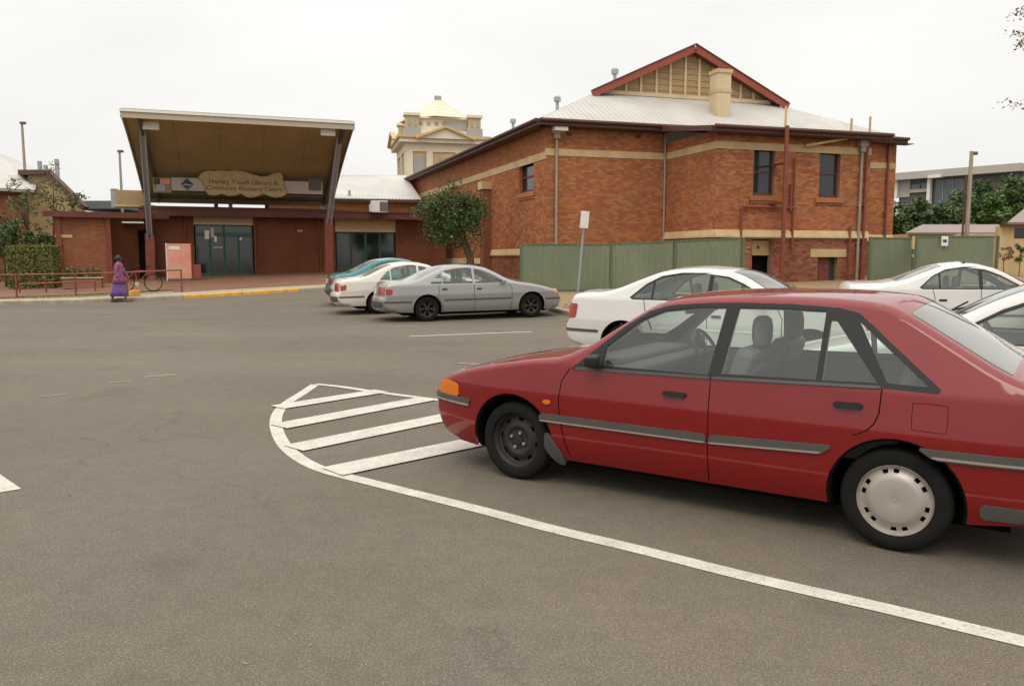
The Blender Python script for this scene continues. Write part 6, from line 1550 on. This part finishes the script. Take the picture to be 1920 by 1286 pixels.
# low grey roof behind the fence
lr = empty('low_roof_building', 'low building with a pinkish grey roof behind the right-hand fence', 'building'); c0_, c1_ = at(1698, 436, 44), at(1888, 436, 46)
M['roof_tile'] = mat('roof_pinkish', (.25, .20, .18), .8, var=.1, scale=1.2)
slab([c0_, c1_, at(1872, 421, 50), at(1730, 421, 48)], .1, 'roof', 'roof_tile', lr); b = MB(); b.box(((c0_.x + c1_.x) / 2, 47, c0_.z / 2), (c1_.x - c0_.x - 1, 4, c0_.z - .1)); b.build('wall', M['cream'], lr)
yb_ = empty('cream_house', 'cream house with a dark eave and brown roof cut by the right edge', 'building'); d0, d1 = at(1871, 480, 36), at(2080, 480, 36.4); ztw = ztop(1895, 425, 36.5)
WY = Wall(Vector((d0.x, d0.y)), Vector((d1.x, d1.y))); wy = (.7, 3.2, ztop(1895, 448, 36.5), ztop(1895, 428, 36.5)); WY.wall(yb_, 0, ztw, [wy], M['cream'])
b = MB(); WY.box(b, wy[0], wy[1], -.2, -.15, wy[2], wy[3]); b.build('window', M['win_glass'], yb_); b = MB(); WY.box(b, .0, WY.L, .0, .3, ztw, ztw + .14); b.build('eave', M['trim_brown'], yb_)
slab([Vector(WY.P(.1, .35, ztw + .16)), Vector(WY.P(WY.L, .35, ztw + .16)), Vector(WY.P(WY.L, -4, ztw + 1.3)), Vector(WY.P(4.4, -4, ztw + 1.3))], .1, 'roof', 'roof_tile', yb_)
p = at(1886, 478, 34.5); 
tree('shrub', 'small reddish garden shrub against the cream house wall', (p.x, p.y, .4), None, (p.x, p.y, at(1886, 474, 34.5).z), (.4, .4, .35), 300, 'leaf_dry', clumps=10, leaf=.06, trunk=.02, seed=77, cat='shrub', limbs=2)
p = at(1912, 478, 34.5)
tree('shrub', 'small dark green shrub at the right edge beside the cream wall', (p.x, p.y, .4), None, (p.x, p.y, at(1912, 476, 34.5).z), (.45, .4, .4), 400, 'leaf', clumps=10, leaf=.06, trunk=.02, seed=78, cat='shrub', limbs=2)
# timber power pole
t = at(1822, 284, 40); t2 = at(1811, 460, 40); pp = empty('power_pole', 'tall weathered timber pole with a small lamp, right of the brick building', 'power pole', (t2.x, t2.y, 0)); b = MB(); b.tube([(0, 0, 0), (t.x - t2.x, 0, t.z)], [.125, .09], 10); b.build('pole', M['wood_pole'], pp, smooth=True); b = MB(); b.box((t.x - t2.x + .15, 0, t.z - .1), (.26, .18, .16)); b.build('lamp_head', M['steel_dark'], pp, bevel=.03)
b = MB(); b.tube([(-.22, 0, 0), (t.x - t2.x - .2, 0, t.z - 1.2)], .05, 6); b.build('conduit', M['trim_brown'], pp, smooth=True)

# ------------------------------------------------------------------ leaning parking sign
s0 = uvp(V0, -.15, .9); b0 = at(1080, 560, 21.5); t0 = at(1097, 397, 21.3); ps_ = empty('parking_sign', 'small white sign on a leaning steel pole in front of the green fence', 'sign', (b0.x, b0.y, zg(b0.x, b0.y)))
d = t0 - ps_.location; b = MB(); b.tube([(0, 0, 0), tuple(d)], .03, 8); b.build('pole', M['steel_grey'], ps_, smooth=True)
m_ = (at(1096, 412, 21.2) - ps_.location); b = MB(); b.bar(m_ - d.normalized() * .22 - Vector((0, .03, 0)), m_ + d.normalized() * .22 - Vector((0, .03, 0)), .22, .012, up=(0, 1, 0)); b.build('sign_plate', M['white'], ps_)

# ------------------------------------------------------------------ rails, planter, bicycles, bollard block
rl = empty('rail_fence', 'low brown pipe railing along the left pavement edge', 'railing'); Pk = [uvp(K0, s, .75) for s in (-16, -12.9, -9.8, -6.5, -3.2, -.9, 3.0)]
def rp(px, Y): x = at(px, 500, Y).x; return Vector((x, Y))
xs_r = [(-60, 29.2), (28, 29.4), (139, 29.9), (236, 30.2), (339, 30.8)]
Pr = [rp(*q) for q in xs_r]
for a_, b_ in zip(Pr[:-1], Pr[1:]):
    for hh in (.86, .02) if a_ is Pr[0] else (.86,):
        mb = MB(); mb.tube([(a_.x, a_.y, zg(*a_) + .12 + hh), (b_.x, b_.y, zg(*b_) + .12 + hh)], .028, 8); mb.build('rail', M['pipe_red'], rl, smooth=True)
for q in Pr[1:]: mb = MB(); mb.tube([(q.x, q.y, zg(*q) + .05), (q.x, q.y, zg(*q) + .12 + .88)], .032, 8); mb.build('post', M['pipe_red'], rl, smooth=True)
# second low rail behind
rl2 = empty('rail_fence', 'lower brown rail behind the first one, in front of the hedge', 'railing'); q0, q1 = rp(34, 32.5), rp(176, 33); zz = .50
mb = MB(); mb.tube([(q0.x, q0.y, zg(*q0) + zz), (q1.x, q1.y, zg(*q1) + zz)], .03, 8); mb.build('rail', M['pipe_red'], rl2, smooth=True)
for px in (34, 84, 140, 176): q = rp(px, 32.7); mb = MB(); mb.tube([(q.x, q.y, zg(*q)), (q.x, q.y, zg(*q) + zz)], .032, 8); mb.build('post', M['pipe_red'], rl2, smooth=True)
# bench planter
pl = at(155, 518, 34.5); po = empty('planter', 'low bench-height planter with green plants by the dull brick wall', 'planter', (pl.x, pl.y, zg(pl.x, pl.y) + .12), UA); mb = MB(); mb.box((0, 0, .22), (1.5, .5, .44)); mb.build('box', M['brick_dull'], po); mb = MB(); mb.box((0, 0, .46), (1.6, .6, .05)); mb.build('cap', M['cream'], po)
rr = random.Random(5); mb = MB(); leaves(mb, [(rr.uniform(-.7, .7), rr.uniform(-.2, .2), .5 + abs(rr.gauss(.15, .12))) for _ in range(500)], .07, rr); mb.build('plants', M['leaf'], po, fix=False)['kind'] = 'stuff'
def bicycle(label, loc, rz, s=1.0):
    o = empty('bicycle', label, 'bicycle', loc, rz)
    for x in (-.52, .52):
        mb = MB(); mb.lathe([(.335, -.018), (.35, 0), (.335, .018), (.315, .012), (.315, -.012), (.335, -.018)], 28, 'Y', (x, 0, .35)); w_ = mb.build('wheel', M['rubber'], o, smooth=True)
        mb = MB()
        for k in range(12): a = 2 * PI * k / 12; mb.bar((x, 0, .35), (x + .32 * math.cos(a), 0, .35 + .32 * math.sin(a)), .006)
        mb.build('spokes', M['chrome'], w_)['kind'] = 'stuff'
    mb = MB(); A_, B_, C2, D2 = (-.52, 0, .35), (-.15, 0, .82), (-.08, 0, .30), (.36, 0, .80)
    for a_, b_ in ((A_, B_), (A_, C2), (B_, C2), (B_, D2), (C2, D2), ((.52, 0, .35), (.36, 0, .86))): mb.tube([a_, b_], .018, 6)
    mb.build('frame', M['barge_red'], o, smooth=True); mb = MB(); mb.box((-.18, 0, .90), (.24, .13, .06)); mb.build('saddle', M['rubber'], o, bevel=.02); mb = MB(); mb.tube([(.36, -.26, .98), (.34, -.08, 1.0), (.34, .08, 1.0), (.36, .26, .98)], .014, 6); mb.tube([(.345, 0, .84), (.34, 0, 1.0)], .015, 6); mb.build('handlebar', M['rubber'], o, smooth=True)
    mb = MB(); mb.tube([(-.08, -.1, .30), (-.02, -.1, .16)], .012, 6); mb.tube([(-.08, .1, .30), (-.14, .1, .44)], .012, 6); mb.lathe([(.001, -.05), (.09, -.05), (.09, -.04), (.001, -.04)], 16, 'Y', (-.08, 0, .30)); mb.build('crank', M['chrome'], o, smooth=True)
bp = at(262, 540, 31.6); bicycle('red-framed bicycle parked between the walking person and the canopy post', (bp.x, bp.y, zg(bp.x, bp.y) + .14), math.radians(8))
yb2 = at(253, 560, 29.5); mb = MB(); mb.box((yb2.x, yb2.y, zg(yb2.x, yb2.y) + .18), (.32, .30, .34)); tag(mb.build('yellow_block', M['yellow_kerb'], bevel=.03), 'small yellow painted block at the kerb beside the walking person', 'kerb block')

# ------------------------------------------------------------------ walking person in purple
def skin_body(name, V_, E_, R_, m, parent, lv=2):
    me = bpy.data.meshes.new(name); me.from_pydata(V_, E_, []); o = bpy.data.objects.new(name, me); COL.objects.link(o)
    o.modifiers.new('s', 'SKIN'); 
    if not me.skin_vertices: me.skin_vertices  # made by the modifier
    for i, r in enumerate(R_): me.skin_vertices[0].data[i].radius = (r, r) if not isinstance(r, tuple) else r
    me.skin_vertices[0].data[0].use_root = True; sd = o.modifiers.new('u', 'SUBSURF'); sd.levels = sd.render_levels = lv
    dg = bpy.context.evaluated_depsgraph_get(); m2 = bpy.data.meshes.new_from_object(o.evaluated_get(dg)); bpy.data.objects.remove(o)
    m2.materials.clear(); m2.materials.append(m); m2.polygons.foreach_set('use_smooth', [True] * len(m2.polygons)); o = bpy.data.objects.new(name, m2); COL.objects.link(o); o.parent = parent; return o
pw = Vector((at(224, 540, 28.55).x, 28.55)); per = empty('person', 'person walking along the kerb in a patterned magenta top and long purple skirt', 'person', (pw.x, pw.y, zg(*pw)), math.radians(12))
V_ = [(0, 0, .88), (0, 0, 1.05), (.01, 0, 1.22), (.01, 0, 1.34), (.015, 0, 1.42), (.03, 0, 1.50), (.035, 0, 1.56),
      (.02, -.17, 1.32), (-.06, -.21, 1.08), (.06, -.20, .86), (.08, -.20, .79), (.02, .17, 1.32), (.12, .21, 1.08), (.24, .19, .92), (.28, .18, .87),
      (0, -.09, .84), (.16, -.09, .48), (.24, -.09, .08), (.34, -.09, .03), (0, .09, .84), (-.06, .09, .47), (-.30, .09, .12), (-.22, .09, .03)]
E_ = [(0, 1), (1, 2), (2, 3), (3, 4), (4, 5), (5, 6), (3, 7), (7, 8), (8, 9), (9, 10), (3, 11), (11, 12), (12, 13), (13, 14), (0, 15), (15, 16), (16, 17), (17, 18), (0, 19), (19, 20), (20, 21), (21, 22)]
R_ = [.14, .12, .13, .10, .05, .085, .075, .055, .042, .032, .03, .055, .042, .032, .03, .09, .06, .042, .035, .09, .06, .042, .035]
try: skin_body('body', V_, E_, R_, M['skin'], per)
except Exception as ex: print('skin failed', ex)
def garment(nm, rings, m, n=28, fold=.0):
    mb = MB(); rr = random.Random(3)
    for j, (z, rx_, ry_, cx) in enumerate(rings):
        for k in range(n): a = 2 * PI * k / n; f_ = 1 + fold * (j / len(rings)) * math.sin(a * 7 + j * .3); mb.v.append((cx + rx_ * f_ * math.cos(a), ry_ * f_ * math.sin(a), z))
    for j in range(len(rings) - 1):
        for k in range(n): a = j * n + k; b_ = j * n + (k + 1) % n; mb.f.append((a, b_, b_ + n, a + n))
    o = mb.build(nm, M[m], per, smooth='all'); o.modifiers.new('t', 'SOLIDIFY').thickness = .008; return o
garment('top', [(1.40, .07, .09, .01), (1.35, .12, .19, .01), (1.22, .155, .20, .01), (1.0, .15, .19, .0), (.82, .20, .22, .0), (.66, .22, .24, 0)], 'purple', fold=.05)
garment('skirt', [(.84, .17, .19, 0), (.60, .21, .21, .0), (.38, .26, .22, -.01), (.20, .31, .23, -.02)], 'purple_dark', fold=.10)
for s_, pts in ((-1, [(.02, -.16, 1.33), (-.06, -.215, 1.08), (.03, -.205, .92)]), (1, [(.02, .16, 1.33), (.12, .215, 1.08), (.21, .195, .95)])): mb = MB(); mb.tube(pts, [.075, .065, .055], 10, caps=False); mb.build('sleeve', M['purple'], per, smooth='all')
mb = MB(); mb.lathe([(.001, 1.67), (.05, 1.66), (.085, 1.62), (.098, 1.56), (.09, 1.50), (.07, 1.46)], 18, 'Z', (.012, 0, 0)); mb.lathe([(.001, .045), (.03, .03), (.045, 0), (.03, -.03), (.001, -.045)], 12, 'Z', (-.10, 0, 1.55)); mb.build('hair', M['hair'], per, smooth='all')
mb = MB(); mb.add([(.098, -.04, 1.565), (.098, .04, 1.565), (.135, 0, 1.535), (.105, 0, 1.59)], [(0, 1, 2), (0, 2, 3), (1, 3, 2)]); mb.build('nose', M['skin'], per)
for s_ in (-1, 1): mb = MB(); mb.box((.34 if s_ < 0 else -.22, .09 * s_, .035), (.24, .09, .05)); mb.build('shoe', M['trim_brown'], per, bevel=.02)
